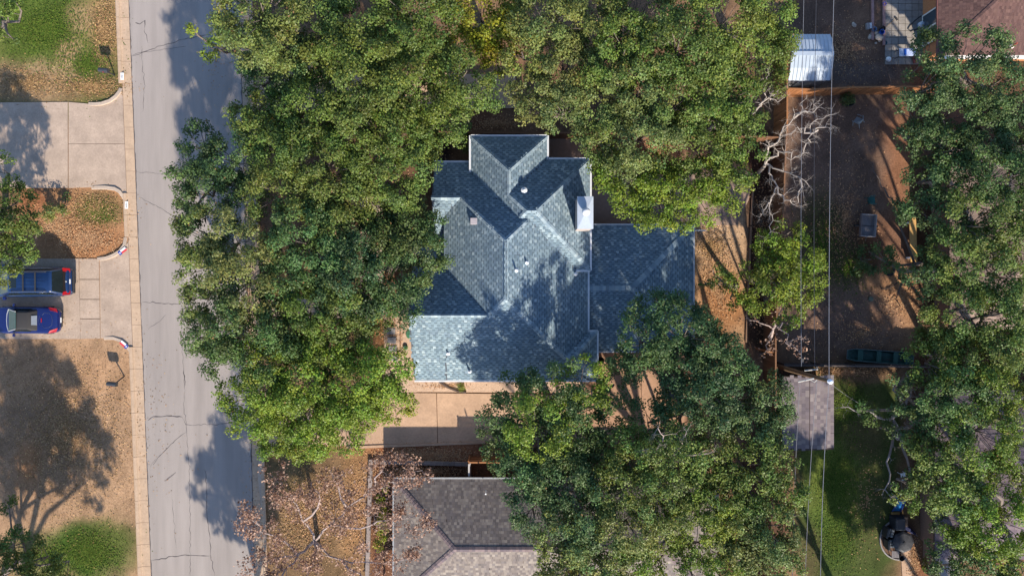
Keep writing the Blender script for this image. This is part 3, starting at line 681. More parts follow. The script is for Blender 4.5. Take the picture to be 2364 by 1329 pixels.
# ------------------------------------------------------------------ fences
m_cedar = M('cedar_board', ocol=True, rough=.85, var=.2, scale=5, stretch=(8, 8, .5), bump=.2)
def fence(pts, h, label, col, pw=.145, rail=True, name='wooden_fence', base=None):
    root = thing(name, label, 'fence', P(*pts[0]))
    o0 = Vector(root.location)
    pick = MB().box((0, 0, h / 2), (pw - .008, .02, h)).mesh('picket', m_cedar)
    for (a, b) in zip(pts[:-1], pts[1:]):
        A_, B_ = P(*a), P(*b); d = B_ - A_; n = int(d.length / pw); rz = math.atan2(d.y, d.x); nn = Vector((-d.y, d.x, 0)).normalized()
        for i in range(n):
            o = bpy.data.objects.new('picket', pick); o.location = A_.lerp(B_, (i + .5) / n) - o0 + Vector((0, 0, random.uniform(-.02, .01))); o.rotation_euler = (random.gauss(0, .008), 0, rz)
            k = random.uniform(.72, 1.2); o.color = (col[0] * k, col[1] * k, col[2] * k, 1); link(o, root)
        if rail:
            for z in (.35, h * .5, h - .25):
                r = MB().box((0, 0, 0), (d.length, .05, .09)).obj('rail', m_cedar, root, loc=(A_ + B_) / 2 - o0 + nn * .045 + Vector((0, 0, z)), rz=rz); r.color = (*col, 1)
            r = MB().box((0, 0, 0), (d.length, .10, .035)).obj('cap_rail', m_cedar, root, loc=(A_ + B_) / 2 - o0 + Vector((0, 0, h + .02)), rz=rz); r.color = (col[0] * 1.1, col[1] * 1.15, col[2] * 1.2, 1)
            for i in range(int(d.length / 2.4) + 1):
                p = MB().box((0, 0, h / 2 + .02), (.09, .09, h + .04)).obj('post', m_cedar, root, loc=A_.lerp(B_, min(1, i * 2.4 / d.length)) - o0 + nn * .08, rz=rz); p.color = (col[0] * .8, col[1] * .8, col[2] * .8, 1)
    return root
CED = L(168, 112, 70, .7); CED2 = L(136, 96, 68, .7); GRW = L(96, 84, 78, .8)
fence([(1786, 120), (1786, 322)], 2.55, 'tall orange cedar fence beside the metal shed', CED)
fence([(1786, 323), (1776, 545), (1762, 760), (1762, 1000)], 2.45, 'long brown cedar fence between the two back yards', CED2)
fence([(1760, 1001), (1745, 1420)], 2.4, 'brown cedar fence under the lower trees', CED2)
fence([(1789, 222), (1850, 224), (1940, 219), (2150, 217)], 1.95, 'low orange cedar fence below the metal shed', CED)
fence([(1020, 318), (1262, 320)], 1.9, 'weathered brown fence above the north wing', CED2)
fence([(1264, 320), (1550, 325), (1785, 331)], 2.0, 'brown fence running from the terrace to the back line', CED2)
fence([(1792, 838), (2160, 842)], 1.5, 'dark weathered fence behind the green boat', GRW)
fence([(1085, 1053), (1200, 1053)], 1.8, 'short cedar gate panel at the end of the stone border', CED, name='cedar_gate')
fence([(1086, 1056), (1086, 1096)], 1.8, 'pale fence return reaching the brown roof eave', L(190, 180, 172, .8))
fence([(1744, 806), (1761, 806)], 2.3, 'short cedar fence return under the bare pink twigs', CED)
# landscape timber
mb = thing('landscape_timber', 'long thin timber edging along the leafy strip', 'timber', P(1730, 600))
for a, b in (((1738, 420), (1733, 520)), ((1733, 522), (1729, 610)), ((1729, 612), (1725, 700)), ((1725, 702), (1722, 790))):
    A_, B_ = P(*a), P(*b); d = B_ - A_
    MB().box((0, 0, .07), (d.length - .02, .12, .14)).obj('timber', M('grey_timber', L(160, 128, 104, .75), rough=.9), mb, loc=(A_ + B_) / 2 - Vector(mb.location), rz=math.atan2(d.y, d.x))

# low stone border of the lower house
gw = thing('stone_border', 'low grey stone block border round the lower house garden', 'garden wall', P(853, 1066))
pts = [(853 - .0 * i, 1066 + i * 14.5) for i in range(19)]
m_blk = M('border_block', ocol=True, rough=.9, var=.2, scale=8, bump=.4)
bm_ = MB().box((0, 0, .12), (.42, .26, .24)).mesh('block', m_blk)
def blk(px, py, rz):
    o = bpy.data.objects.new('block', bm_); o.location = P(px, py) - Vector(gw.location); o.rotation_euler = (0, 0, rz + random.gauss(0, .03)); k = random.uniform(.75, 1.15); c = L(166, 152, 146, .7); o.color = (c[0] * k, c[1] * k, c[2] * k, 1); link(o, gw)
for i in range(19): blk(857 - i * .45, 1066 + i * 14.2, math.pi / 2)
for i in range(1, 16): blk(857 + i * 14.4, 1064 + i * .35, 0)

# ------------------------------------------------------------------ trees
m_leaf = M('leaf', attr='col', rough=.45, var=0, spec=.32, transl=.30)
m_bark = M('grey_bark', L(128, 116, 108, .75), rough=.9, var=.25, scale=12, bump=.5, bscale=20)
m_pale = M('dead_bark', L(188, 176, 166, .75), rough=.85, var=.15, scale=8)
TINT = {'dark': (.080, .130, .036), 'mid': (.116, .163, .030), 'olive': (.152, .182, .046), 'bright': (.148, .202, .022), 'yellow': (.198, .218, .018), 'blue': (.080, .132, .042)}
def leaf_mesh(name, C, Nn, size, col, rng, mat):
    """C (n,3) centres, Nn (n,3) unit normals, size (n,), col (n,3)"""
    n = len(C)
    r = rng.normal(size=(n, 3)); u = np.cross(Nn, r); u /= np.linalg.norm(u, axis=1, keepdims=True) + 1e-9; w = np.cross(Nn, u)
    l = size[:, None]; b = l * .37
    V = np.stack([C - u * l * .5, C + w * b + Nn * l * .10, C + u * l * .5, C - w * b + Nn * l * .10], 1).reshape(-1, 3)
    return np_mesh(name, V, np.arange(n * 4).reshape(n, 4), mat, np.repeat(col, 4, 0))
NTREE = [0]
def tree(label, trunk, lobes, tint='mid', name='oak_tree', dens=11.0, leaf=.124, group='leafy trees around the houses', cat='tree', sparse=1.0, twig=True, bark=None):
    """trunk: photo px,py of its foot; lobes: (px, py, r px, top height m) of the crown's rounded masses as they show in the photo"""
    NTREE[0] += 1; rng = np.random.default_rng(100 + NTREE[0])
    root = thing(name, label, cat, P(*trunk), group=group); o0 = np.array(root.location)
    zt = max(l[3] for l in lobes); tb = MB()
    foot = Vector(root.location); crown_c = sum((P(l[0], l[1], l[3] * .7) for l in lobes), Vector()) / len(lobes)
    zf = zt * .38; fork = foot.lerp(Vector((crown_c.x, crown_c.y, zf)), .55); fork.z = zf; r0 = .05 + .021 * zt
    mid = foot.lerp(fork, .5) + Vector((rng.normal(0, .1), rng.normal(0, .1), 0))
    tb.tube([foot - Vector((0, 0, .1)), foot + Vector((0, 0, .15)), mid, fork], [r0 * 1.5, r0 * 1.15, r0 * .95, r0 * .8], 8)
    CC, RR, LT = [], [], []
    for (px, py, r, z, *lt) in lobes:
        z *= rng.uniform(.93, 1.08)
        rz = min(.55 * r / S + .5, 2.3); zc = z - rz * .75; R = r / S * (1 - zc / H); c = P(px, py, zc)
        hub = Vector((c.x, c.y, c.z - rz * .45)); k1 = fork.lerp(hub, .5) + Vector((rng.normal(0, .25), rng.normal(0, .25), rng.normal(.2, .15)))
        tb.tube([fork, k1, hub, hub + Vector((rng.normal(0, .2), rng.normal(0, .2), rz * .9))], [r0 * .55, r0 * .42, r0 * .26, .02], 6, cap=False)
        n = max(4, int(dens * R * R * sparse))
        # crown outline is lumpy: directional radius
        ph = rng.uniform(0, 6.28, 3)
        d = rng.normal(size=(n, 3)); d[:, 2] = np.abs(d[:, 2]) * .9 - .22; d /= np.linalg.norm(d, axis=1, keepdims=True)
        th = np.arctan2(d[:, 1], d[:, 0]); lump = 1 + .11 * np.sin(3 * th + ph[0]) + .10 * np.sin(5 * th + ph[1]) + .06 * np.sin(9 * th + ph[2])
        rho = rng.uniform(.45, 1.0, n) ** .45 * lump
        cen = np.array(c) + d * np.array([R, R, rz]) * rho[:, None]
        rc = rng.uniform(.30, .66, n) * min(1.0, .6 + R * .16)
        CC.append(cen); RR.append(rc)
        lb = np.array(TINT[lt[0] if lt else tint]) * rng.uniform(.84, 1.16) * np.array([rng.uniform(.9, 1.12), 1, rng.uniform(.85, 1.15)]); LT.append(np.broadcast_to(lb, (n, 3)))
        if twig:
            for i in range(0, n, 2):
                e = Vector(cen[i]); out = (e - hub); s = k1.lerp(hub, rng.uniform(.5, 1.0)) if rng.random() < .6 else hub + out * rng.uniform(.1, .45)
                mm = s.lerp(e, .55) + Vector((rng.normal(0, .12), rng.normal(0, .12), rng.normal(0, .1)))
                tip = e + out.normalized() * rc[i] * rng.uniform(-.2, .6) + Vector((0, 0, rng.uniform(-.05, .15)))
                tb.tube([s, mm, e, tip], [.026, .02, .013, .005], 3, cap=False)
    CC = np.concatenate(CC); RR = np.concatenate(RR); LT = np.concatenate(LT)
    nl = np.maximum(8, (RR ** 2 * 350 * (.17 / leaf) ** 1.6).astype(int)); who = np.repeat(np.arange(len(CC)), nl); n = len(who)
    d = rng.normal(size=(n, 3)); d /= np.linalg.norm(d, axis=1, keepdims=True)
    pos = CC[who] + d * RR[who][:, None] * (rng.random(n) ** .5)[:, None] * np.array([1.08, 1.08, .62])
    nn = d * .75 + np.array([0, 0, .75]) + rng.normal(size=(n, 3)) * .45; nn /= np.linalg.norm(nn, axis=1, keepdims=True)
    cv = rng.uniform(.72, 1.32, len(CC)); hue = rng.normal(0, .07, len(CC))
    v = cv[who] * rng.uniform(.7, 1.35, n); hq = hue[who] + rng.normal(0, .08, n)
    col = LT[who] * v[:, None] * np.stack([1 + hq, np.ones(n), 1 - hq * .5], -1)
    brown = rng.random(n) < .004; col[brown] = np.array([.22, .13, .05]) * rng.uniform(.7, 1.3, (brown.sum(), 1))
    me = leaf_mesh('crown', pos - o0, nn, leaf * rng.uniform(.65, 1.35, n), np.clip(col, .004, .4), rng, m_leaf)
    link(bpy.data.objects.new('crown', me), root, kind='stuff')
    tb.v = [(v[0] - o0[0], v[1] - o0[1], v[2] - o0[2]) for v in tb.v]
    tb.obj('trunk', bark or m_bark, root)
    return root

# left of the house, along the street
tree('olive oak leaning over the road at the top left of the canopy', (645, 110), [(600, 30, 95, 11), (545, 50, 55, 9.5), (680, 70, 95, 11), (590, 110, 60, 9)], 'olive')
tree('thin leafy sprig of a street tree hanging over the shaded road', (600, 150), [(452, 78, 16, 6), (500, 110, 22, 6), (535, 60, 22, 7), (478, 125, 12, 5.5)], 'bright', dens=5, sparse=.75)
tree('dark green oak behind the olive street tree', (760, 120), [(640, 150, 75, 8.5), (740, 60, 75, 9.5), (700, 170, 75, 8.5), (600, 195, 45, 8)], 'dark')
tree('wide mid green oak at the top edge left of the yellow one', (870, 110), [(850, 55, 110, 11), (950, 40, 100, 11), (830, 150, 90, 11), (940, 130, 90, 10.5), (770, 120, 60, 10)], 'mid')
tree('yellow green tree at the top edge above the north wing', (1110, 60), [(1110, 40, 85, 8), (1060, 110, 60, 8), (1160, 80, 55, 7.5), (1170, 30, 50, 8), (1150, 140, 48, 7.5), (1040, 40, 60, 8)], 'yellow', leaf=.14)
tree('mid green oak over the east gutter in the upper canopy', (660, 250), [(620, 250, 65, 9), (700, 260, 95, 10), (600, 310, 60, 9), (570, 265, 40, 8)], 'mid')
tree('broad oak reaching toward the north wing from upper left', (930, 240), [(850, 230, 105, 11), (960, 200, 100, 11), (1060, 190, 80, 10), (1000, 270, 70, 10), (1110, 220, 50, 9), (800, 290, 80, 10)], 'mid')
tree('dark oak bulging over the road at the left end of the canopy', (540, 420), [(465, 340, 55, 8), (440, 400, 50, 8), (480, 450, 75, 9), (540, 370, 75, 9), (440, 480, 42, 8), (560, 460, 70, 9)], 'dark')
tree('oak with pale bare twigs showing in the middle of the left canopy', (700, 400), [(660, 350, 85, 10), (740, 390, 95, 10.5), (640, 440, 80, 10), (770, 460, 85, 10)], 'mid', sparse=.85)
tree('oak whose edge meets the corner of the west gable', (890, 380), [(880, 330, 95, 10), (950, 320, 68, 9.5), (920, 400, 80, 9.5), (850, 430, 75, 9), (985, 300, 40, 9)], 'mid')
tree('light olive oak at the road edge halfway down the canopy', (540, 600), [(470, 540, 62, 9), (540, 560, 80, 10), (480, 620, 68, 9.5), (570, 650, 90, 10), (450, 590, 40, 8.5), (470, 690, 50, 9)], 'olive')
tree('shaded green oak in the middle of the front yard', (740, 600), [(700, 560, 90, 10), (790, 560, 90, 9.5), (690, 650, 90, 10), (810, 650, 90, 9.5)], 'blue')
tree('oak overlapping the west slope of the blue grey roof', (900, 620), [(930, 530, 80, 9), (960, 590, 70, 9), (895, 650, 80, 9), (935, 690, 48, 8.5), (1010, 540, 34, 8.5), (985, 620, 34, 8), (880, 560, 70, 9)], 'dark')
tree('dark oak beside the road just above the bright tree', (560, 780), [(490, 760, 65, 9), (570, 740, 90, 10), (520, 830, 50, 8.5), (620, 800, 90, 10), (455, 780, 34, 8)], 'dark')
tree('oak over the front walk next to the stepping stones', (760, 740), [(720, 740, 95, 9.5), (810, 720, 80, 9), (870, 700, 55, 8.5), (750, 800, 70, 9)], 'mid')
tree('large bright yellow green tree over the main driveway entrance', (730, 920), [(640, 880, 100, 9.5), (740, 900, 125, 10.5), (840, 880, 95, 9.5), (700, 980, 80, 9), (580, 920, 80, 9), (900, 920, 65, 8.5), (800, 970, 75, 9), (920, 850, 40, 8), (640, 1000, 50, 8.5), (700, 1030, 36, 8)], 'bright')
# above and right of the house
tree('mid green oak directly above the north wing', (1310, 110), [(1270, 60, 95, 10.5), (1370, 50, 95, 10.5), (1300, 160, 90, 10), (1230, 220, 60, 9.5), (1210, 130, 55, 9.5)], 'olive')
tree('tall oak at the top edge right of the north wing', (1500, 90), [(1480, 40, 95, 11), (1570, 110, 95, 11), (1440, 130, 90, 10.5), (1400, 130, 60, 10)], 'mid')
tree('olive oak touching the white metal shed', (1690, 90), [(1670, 50, 100, 10.5), (1770, 50, 75, 10), (1740, 130, 90, 10), (1630, 150, 80, 10), (1800, 110, 45, 9)], 'mid')
tree('grey olive oak spreading over the terrace', (1450, 280), [(1380, 240, 90, 10), (1470, 220, 90, 10), (1470, 320, 95, 10), (1390, 330, 60, 9.5), (1300, 260, 55, 9.5), (1240, 260, 44, 9)], 'olive')
tree('bright oak behind the white dead tree', (1650, 290), [(1560, 240, 90, 10), (1650, 240, 90, 10), (1700, 300, 65, 9.5), (1610, 340, 90, 10), (1700, 200, 55, 9.5), (1720, 380, 48, 9)], 'mid')
tree('oak overhanging the lower wing roof from above', (1530, 430), [(1450, 420, 80, 9), (1530, 460, 75, 9), (1400, 380, 50, 8.5), (1610, 440, 75, 9), (1670, 420, 60, 9), (1570, 500, 38, 8)], 'bright')
tree('small glossy tree growing through the back fence', (1770, 690), [(1790, 600, 55, 6.5), (1845, 595, 50, 6.5), (1755, 660, 60, 6.5), (1840, 670, 50, 6.5), (1815, 545, 38, 6), (1870, 640, 40, 6), (1820, 730, 36, 5.5), (1800, 640, 55, 6.8), (1770, 570, 36, 6)], 'bright', name='young_tree')
tree('little leafy sprig leaning toward the east eave', (1700, 660), [(1650, 630, 20, 5), (1660, 655, 22, 5), (1690, 690, 22, 5), (1630, 655, 14, 4.5)], 'mid', name='young_tree', sparse=.9)
# right edge
tree('dark oak beside the red brown roof at the upper right', (2230, 190), [(2150, 130, 60, 9), (2230, 150, 85, 10), (2130, 210, 60, 9), (2280, 210, 85, 10), (2340, 240, 60, 9.5)], 'blue')
tree('oak hanging over the orange fence on the right', (2170, 300), [(2120, 270, 50, 8.5), (2190, 270, 80, 9.5), (2100, 320, 40, 8), (2180, 350, 75, 9), (2270, 310, 75, 9.5)], 'blue')
tree('oak at the right edge above the tan roof', (2340, 360), [(2340, 350, 60, 10), (2300, 420, 85, 10), (2350, 480, 60, 10)], 'dark')
tree('oak beside the green plastic chair', (2160, 440), [(2130, 420, 52, 8.5), (2200, 430, 75, 9), (2110, 480, 40, 8), (2170, 500, 62, 9)], 'blue')
tree('bright crowned oak over the tan roof', (2280, 540), [(2250, 520, 85, 10), (2330, 560, 75, 10), (2230, 610, 85, 10), (2310, 640, 75, 10)], 'mid')
tree('dark leaning oak beside the sunlit orange soil', (2170, 640), [(2170, 580, 52, 8.5), (2160, 650, 58, 8.5), (2030, 590, 34, 6), (2080, 620, 24, 6)], 'dark', sparse=.85)
tree('oak right of the sunlit orange soil', (2220, 740), [(2210, 720, 80, 9.5), (2290, 730, 85, 10), (2170, 780, 55, 9), (2350, 720, 45, 10)], 'mid')
tree('oak at the bow of the green boat', (2160, 830), [(2150, 840, 60, 8.5), (2220, 820, 75, 9), (2120, 790, 34, 8), (2290, 830, 75, 9.5)], 'mid')
tree('sprawling dark oak over the lower right lawn', (2160, 960), [(2130, 920, 60, 9), (2210, 910, 75, 9.5), (2100, 980, 48, 8.5), (2180, 980, 68, 9), (2000, 950, 28, 6.5), (2040, 990, 24, 6.5), (2070, 890, 24, 8)], 'dark', sparse=.85)
tree('bright oak at the right edge below the boat', (2310, 940), [(2290, 910, 75, 10), (2350, 970, 55, 10), (2270, 1000, 80, 10), (2340, 1050, 50, 10)], 'bright')
tree('oak above the blue plastic slide', (2160, 1090), [(2130, 1060, 62, 8.5), (2200, 1070, 72, 9.5), (2080, 1110, 34, 8), (2150, 1130, 62, 9), (2230, 1140, 72, 9.5), (2090, 1160, 26, 7.5)], 'mid', sparse=.9)
tree('bright oak in the lower right corner', (2310, 1170), [(2300, 1130, 75, 10), (2320, 1210, 75, 10), (2240, 1220, 72, 9.5), (2350, 1290, 55, 10)], 'bright')
tree('shaded oak over the white framed sunroom', (2240, 1280), [(2200, 1270, 55, 8.5), (2270, 1290, 72, 9), (2180, 1310, 34, 8), (2190, 1215, 34, 8)], 'blue')
# below and right of the house
tree('dark green oak with a yellow crown over the south eave', (1290, 980), [(1200, 920, 62, 8.5), (1280, 910, 75, 9), (1345, 885, 58, 9, 'bright'), (1165, 980, 62, 8.5), (1240, 985, 80, 10, 'bright'), (1320, 980, 85, 9), (1400, 940, 48, 8), (1420, 890, 40, 8), (1150, 1035, 52, 8.5), (1230, 1050, 75, 9), (1320, 1050, 75, 9)], 'dark')
tree('deep green oak over the east wing of the blue grey roof', (1570, 800), [(1520, 740, 68, 9), (1480, 790, 62, 8.5), (1580, 780, 85, 9.5), (1640, 830, 80, 9.5), (1500, 850, 58, 8.5), (1440, 840, 42, 8), (1700, 840, 48, 9), (1570, 850, 72, 9)], 'blue')
tree('oak above the kettle grill', (1580, 950), [(1560, 900, 50, 8), (1640, 910, 72, 9), (1500, 980, 62, 8.5), (1580, 990, 75, 9)], 'blue')
tree('oak standing against the small shed roof', (1740, 950), [(1710, 920, 60, 8.5), (1780, 930, 58, 8.5), (1800, 990, 46, 8), (1730, 1000, 62, 8.5), (1680, 970, 52, 8.5)], 'dark')
tree('dark oak overlapping the brown lower roof', (1280, 1140), [(1210, 1110, 62, 9), (1290, 1120, 80, 9.5), (1380, 1090, 72, 9), (1230, 1180, 62, 9), (1330, 1190, 80, 9.5)], 'blue')
tree('tall oak with bare twigs in its middle below the back patio', (1530, 1090), [(1450, 1110, 80, 10), (1550, 1070, 85, 10.5), (1520, 1150, 80, 10.5), (1460, 1040, 60, 9)], 'mid', sparse=.85)
tree('olive oak beside the power line in the lower yard', (1720, 1090), [(1650, 1060, 75, 9.5), (1720, 1080, 75, 9.5), (1790, 1070, 52, 9), (1820, 1130, 44, 8.5), (1740, 1150, 75, 9.5), (1650, 1130, 72, 9.5)], 'mid')
tree('oak hiding the east end of the brown lower roof', (1360, 1270), [(1300, 1240, 72, 9), (1380, 1260, 85, 9.5), (1330, 1310, 72, 9), (1450, 1210, 75, 9.5), (1400, 1325, 60, 9), (1290, 1335, 46, 8.5)], 'olive')
tree('yellow green oak above the white slatted pergola', (1590, 1210), [(1540, 1210, 68, 9.5), (1620, 1190, 75, 10), (1630, 1260, 62, 9.5), (1450, 1300, 52, 9), (1500, 1325, 44, 9), (1600, 1325, 44, 9), (1660, 1325, 48, 9)], 'bright')
tree('grey green oak at the bottom edge beside the lower lawn', (1750, 1250), [(1700, 1220, 70, 9), (1780, 1220, 68, 9), (1830, 1250, 42, 8.5), (1760, 1290, 70, 9), (1690, 1300, 55, 9), (1820, 1310, 36, 8.5)], 'olive')
# left edge
tree('small green tree in the top left corner', (10, 60), [(5, 40, 45, 6), (40, 20, 24, 5), (20, 85, 20, 5)], 'mid', name='yard_tree')
tree('tree overhanging the blue car with roof bars', (0, 540), [(10, 400, 38, 5), (35, 460, 42, 5.2), (50, 520, 48, 5.4), (10, 500, 50, 5.8), (20, 590, 50, 5.6), (70, 560, 38, 5.0), (75, 605, 24, 4.6), (-50, 480, 60, 6), (-40, 580, 60, 6.2), (-30, 640, 50, 5.6), (-110, 540, 70, 6.5)], 'mid', name='yard_tree')
tree('leafy tree in the bottom left corner', (10, 1330), [(40, 1260, 50, 5), (100, 1290, 45, 4.5), (10, 1160, 24, 5), (30, 1320, 55, 5), (150, 1300, 34, 4)], 'mid', name='yard_tree')
tree('tree standing just past the bottom left corner of the dry lawn', (60, 1560), [(60, 1500, 110, 10), (150, 1540, 100, 9), (-40, 1460, 110, 10), (40, 1420, 80, 8), (-60, 1560, 110, 9)], 'mid', name='yard_tree', leaf=.21)
tree('tree just past the left edge level with the dry lawn', (-150, 1180), [(-140, 1160, 100, 9), (-190, 1080, 90, 9)], 'mid', name='yard_tree', leaf=.21)
tree('street tree just past the bottom edge beside the road', (620, 1560), [(570, 1620, 100, 9), (620, 1540, 100, 9), (560, 1520, 60, 8), (680, 1480, 80, 8), (600, 1680, 90, 9)], 'mid', leaf=.21)
tree('tree just past the bottom edge below the lower right lawn', (2010, 1540), [(1980, 1500, 110, 10), (2090, 1520, 110, 10), (2030, 1440, 80, 9), (1900, 1560, 90, 9)], 'mid', name='yard_tree', leaf=.21)
tree('tree past the bottom right corner of the lower right yard', (2300, 1700), [(2290, 1690, 100, 10), (2360, 1790, 110, 10), (2400, 1650, 110, 10)], 'mid', name='yard_tree', leaf=.21)
# shrubs
def shrub(label, lobes, tint, cat='shrub', name='shrub', leaf=.12, sparse=1.2):
    return tree(label, (lobes[0][0], lobes[0][1]), lobes, tint, name=name, cat=cat, leaf=leaf, dens=9, group='shrubs and hedges', sparse=sparse)
shrub('dark shrub squeezed beside the north wing wall', [(1065, 300, 26, 2.2), (1080, 330, 18, 2.0), (1050, 325, 18, 1.8)], 'dark')
shrub('grey green bush on the leafy island by the driveway', [(135, 480, 26, 1.2), (150, 470, 18, 1.0), (120, 490, 16, 1.0)], 'olive')
shrub('yellow green hedge along the west eave of the lower house', [(884, 1205, 14, 1.2), (884, 1232, 14, 1.3), (882, 1255, 14, 1.2), (888, 1180, 10, 1.1)], 'yellow', name='hedge')
shrub('tiny yellow green bush by the lower house corner', [(898, 1118, 10, 1.0), (882, 1150, 8, .9)], 'yellow')
shrub('small upright weed by the drain pipe', [(1064, 894, 6, .5)], 'bright', leaf=.09)
shrub('green plant beside the dark sunroom step', [(2140, 1300, 9, .8)], 'bright', leaf=.1)
shrub('low dark bush in shade below the orange fence', [(1950, 232, 10, .9), (1958, 228, 8, .8)], 'dark')
shrub('leafy brush lying under the leaning oak', [(1985, 595, 26, 1.0), (2010, 610, 22, .9), (1970, 620, 16, .7)], 'dark', sparse=.8)

# bare trees
def grow(mb, p, d, ln, rad, depth, rng, tips, spread=.6, seg=3):
    pts = [p]; rads = [rad]; cur = Vector(p); dv = Vector(d).normalized()
    for i in range(seg):
        dv = (dv + Vector(rng.normal(0, .2, 3)) + Vector((0, 0, .03))).normalized(); cur = cur + dv * ln / seg
        pts.append(cur.copy()); rads.append(rad * (1 - .55 * (i + 1) / seg))
    mb.tube(pts, rads, 5 if depth > 2 else 3, cap=False)
    tips.append((cur.copy(), dv.copy()))
    if depth <= 0: return
    for k in range(rng.integers(2, 4)):
        t = rng.uniform(.35, 1.0); i = min(seg - 1, int(t * seg)); q = pts[i].lerp(pts[i + 1], t * seg - i)
        nd = (dv + Vector(rng.normal(0, spread, 3)) * 1.0).normalized(); nd.z = max(nd.z, -.15)
        grow(mb, q, nd, ln * rng.uniform(.55, .8), rads[i] * .55, depth - 1, rng, tips, spread, seg)
def bare(label, name, foot, limbs, mat, rad, depth, seed, leafcol=None, twl=1.0, nleaf=3, group=None):
    """limbs: lists of (px, py, z); first point of the first limb is above the foot"""
    rng = np.random.default_rng(seed); root = thing(name, label, 'tree', P(*foot), group=group); mb = MB(); tips = []
    f0 = Vector(root.location); st = P(*limbs[0][0]); mb.tube([f0 - Vector((0, 0, .1)), f0.lerp(st, .5) + Vector((.1, .05, 0)), st], [rad * 1.9, rad * 1.4, rad * 1.15], 8)
    for li, lm in enumerate(limbs):
        pts = [P(*q) for q in lm]; fine = []
        for a, b in zip(pts[:-1], pts[1:]):
            for k in range(3): fine.append(a.lerp(b, k / 3) + Vector(rng.normal(0, .11, 3)) * (1 if k else .3))
        fine.append(pts[-1]); n = len(fine); r1 = rad * (1.0 if li == 0 else .8)
        mb.tube(fine, [r1 * (1 - .82 * i / (n - 1)) for i in range(n)], 6, cap=False)
        for i in range(2, n):
            for k in range(2):
                if rng.random() < (.75 if i > 3 else .4):
                    d = (fine[i] - fine[i - 1]).normalized(); side = Vector(rng.normal(0, 1, 3)); side.z = abs(side.z) * .6
                    grow(mb, fine[i], (d * .7 + side * .75), twl * rng.uniform(.5, 1.0) * (1.2 - .4 * i / n), r1 * .32 * (1 - .6 * i / n), depth, rng, tips)
    mb.v = [tuple(Vector(v) - f0) for v in mb.v]; mb.obj('branches', mat, root)
    if leafcol is not None:
        T_ = np.array([t[0] for t in tips]); T_ = np.repeat(T_, nleaf, 0); n = len(T_)
        C_ = T_ + rng.normal(0, .13, (n, 3)); nn = rng.normal(size=(n, 3)) + np.array([0, 0, .8]); nn /= np.linalg.norm(nn, axis=1, keepdims=True)
        col = np.array(leafcol)[rng.integers(0, len(leafcol), n)] * rng.uniform(.7, 1.25, (n, 1))
        link(bpy.data.objects.new('dry_leaves', leaf_mesh('dry_leaves', C_ - np.array(f0), nn, rng.uniform(.09, .19, n), col, rng, m_leaf)), root, kind='stuff')
    return root
bare('dead white tree with bare curling limbs over the back fence', 'dead_tree', (1752, 398), [
    [(1767, 379, 4.5), (1770, 352, 5.2), (1794, 330, 5.8), (1805, 303, 6.2), (1832, 273, 6.6), (1851, 258, 6.9), (1856, 232, 7.2)],
    [(1832, 273, 6.6), (1860, 256, 6.9), (1877, 262, 7), (1880, 240, 7.1)],
    [(1767, 379, 4.5), (1775, 368, 5), (1797, 350, 5.5), (1818, 349, 5.8), (1832, 363, 6), (1851, 354, 6.2), (1862, 333, 6.5), (1873, 308, 6.8), (1881, 281, 7.1), (1900, 273, 7.3), (1921, 252, 7.6)],
    [(1873, 308, 6.8), (1892, 293, 7), (1917, 287, 7.2)], [(1873, 308, 6.8), (1851, 295, 6.6), (1837, 300, 6.5), (1802, 314, 6.1)],
    [(1767, 379, 4.5), (1786, 387, 4.9), (1824, 400, 5.5), (1848, 410, 5.9), (1875, 432, 6.3)], [(1848, 410, 5.9), (1840, 444, 5.9), (1835, 466, 6)],
    [(1767, 379, 4.5), (1780, 406, 4.8), (1794, 430, 5.2), (1780, 460, 5.4), (1783, 498, 5.6), (1780, 533, 5.8), (1767, 555, 6)], [(1794, 430, 5.2), (1810, 460, 5.5), (1836, 474, 5.7)],
    [(1780, 460, 5.4), (1765, 480, 5.4), (1755, 500, 5.4)]], m_pale, .078, 3, 5, twl=.62)
bare('small dead white branches reaching over the cedar fence below the shed', 'dead_tree', (1735, 262), [
    [(1742, 262, 5), (1756, 246, 5.6), (1775, 225, 6), (1798, 210, 6.3), (1826, 198, 6.6)], [(1756, 246, 5.6), (1764, 215, 6), (1770, 180, 6.3), (1776, 152, 6.6)], [(1775, 225, 6), (1790, 232, 6.2), (1812, 226, 6.4)]], m_pale, .055, 3, 6, twl=.6)
PINK = [(.34, .20, .14), (.40, .25, .18), (.26, .14, .09), (.46, .31, .23)]
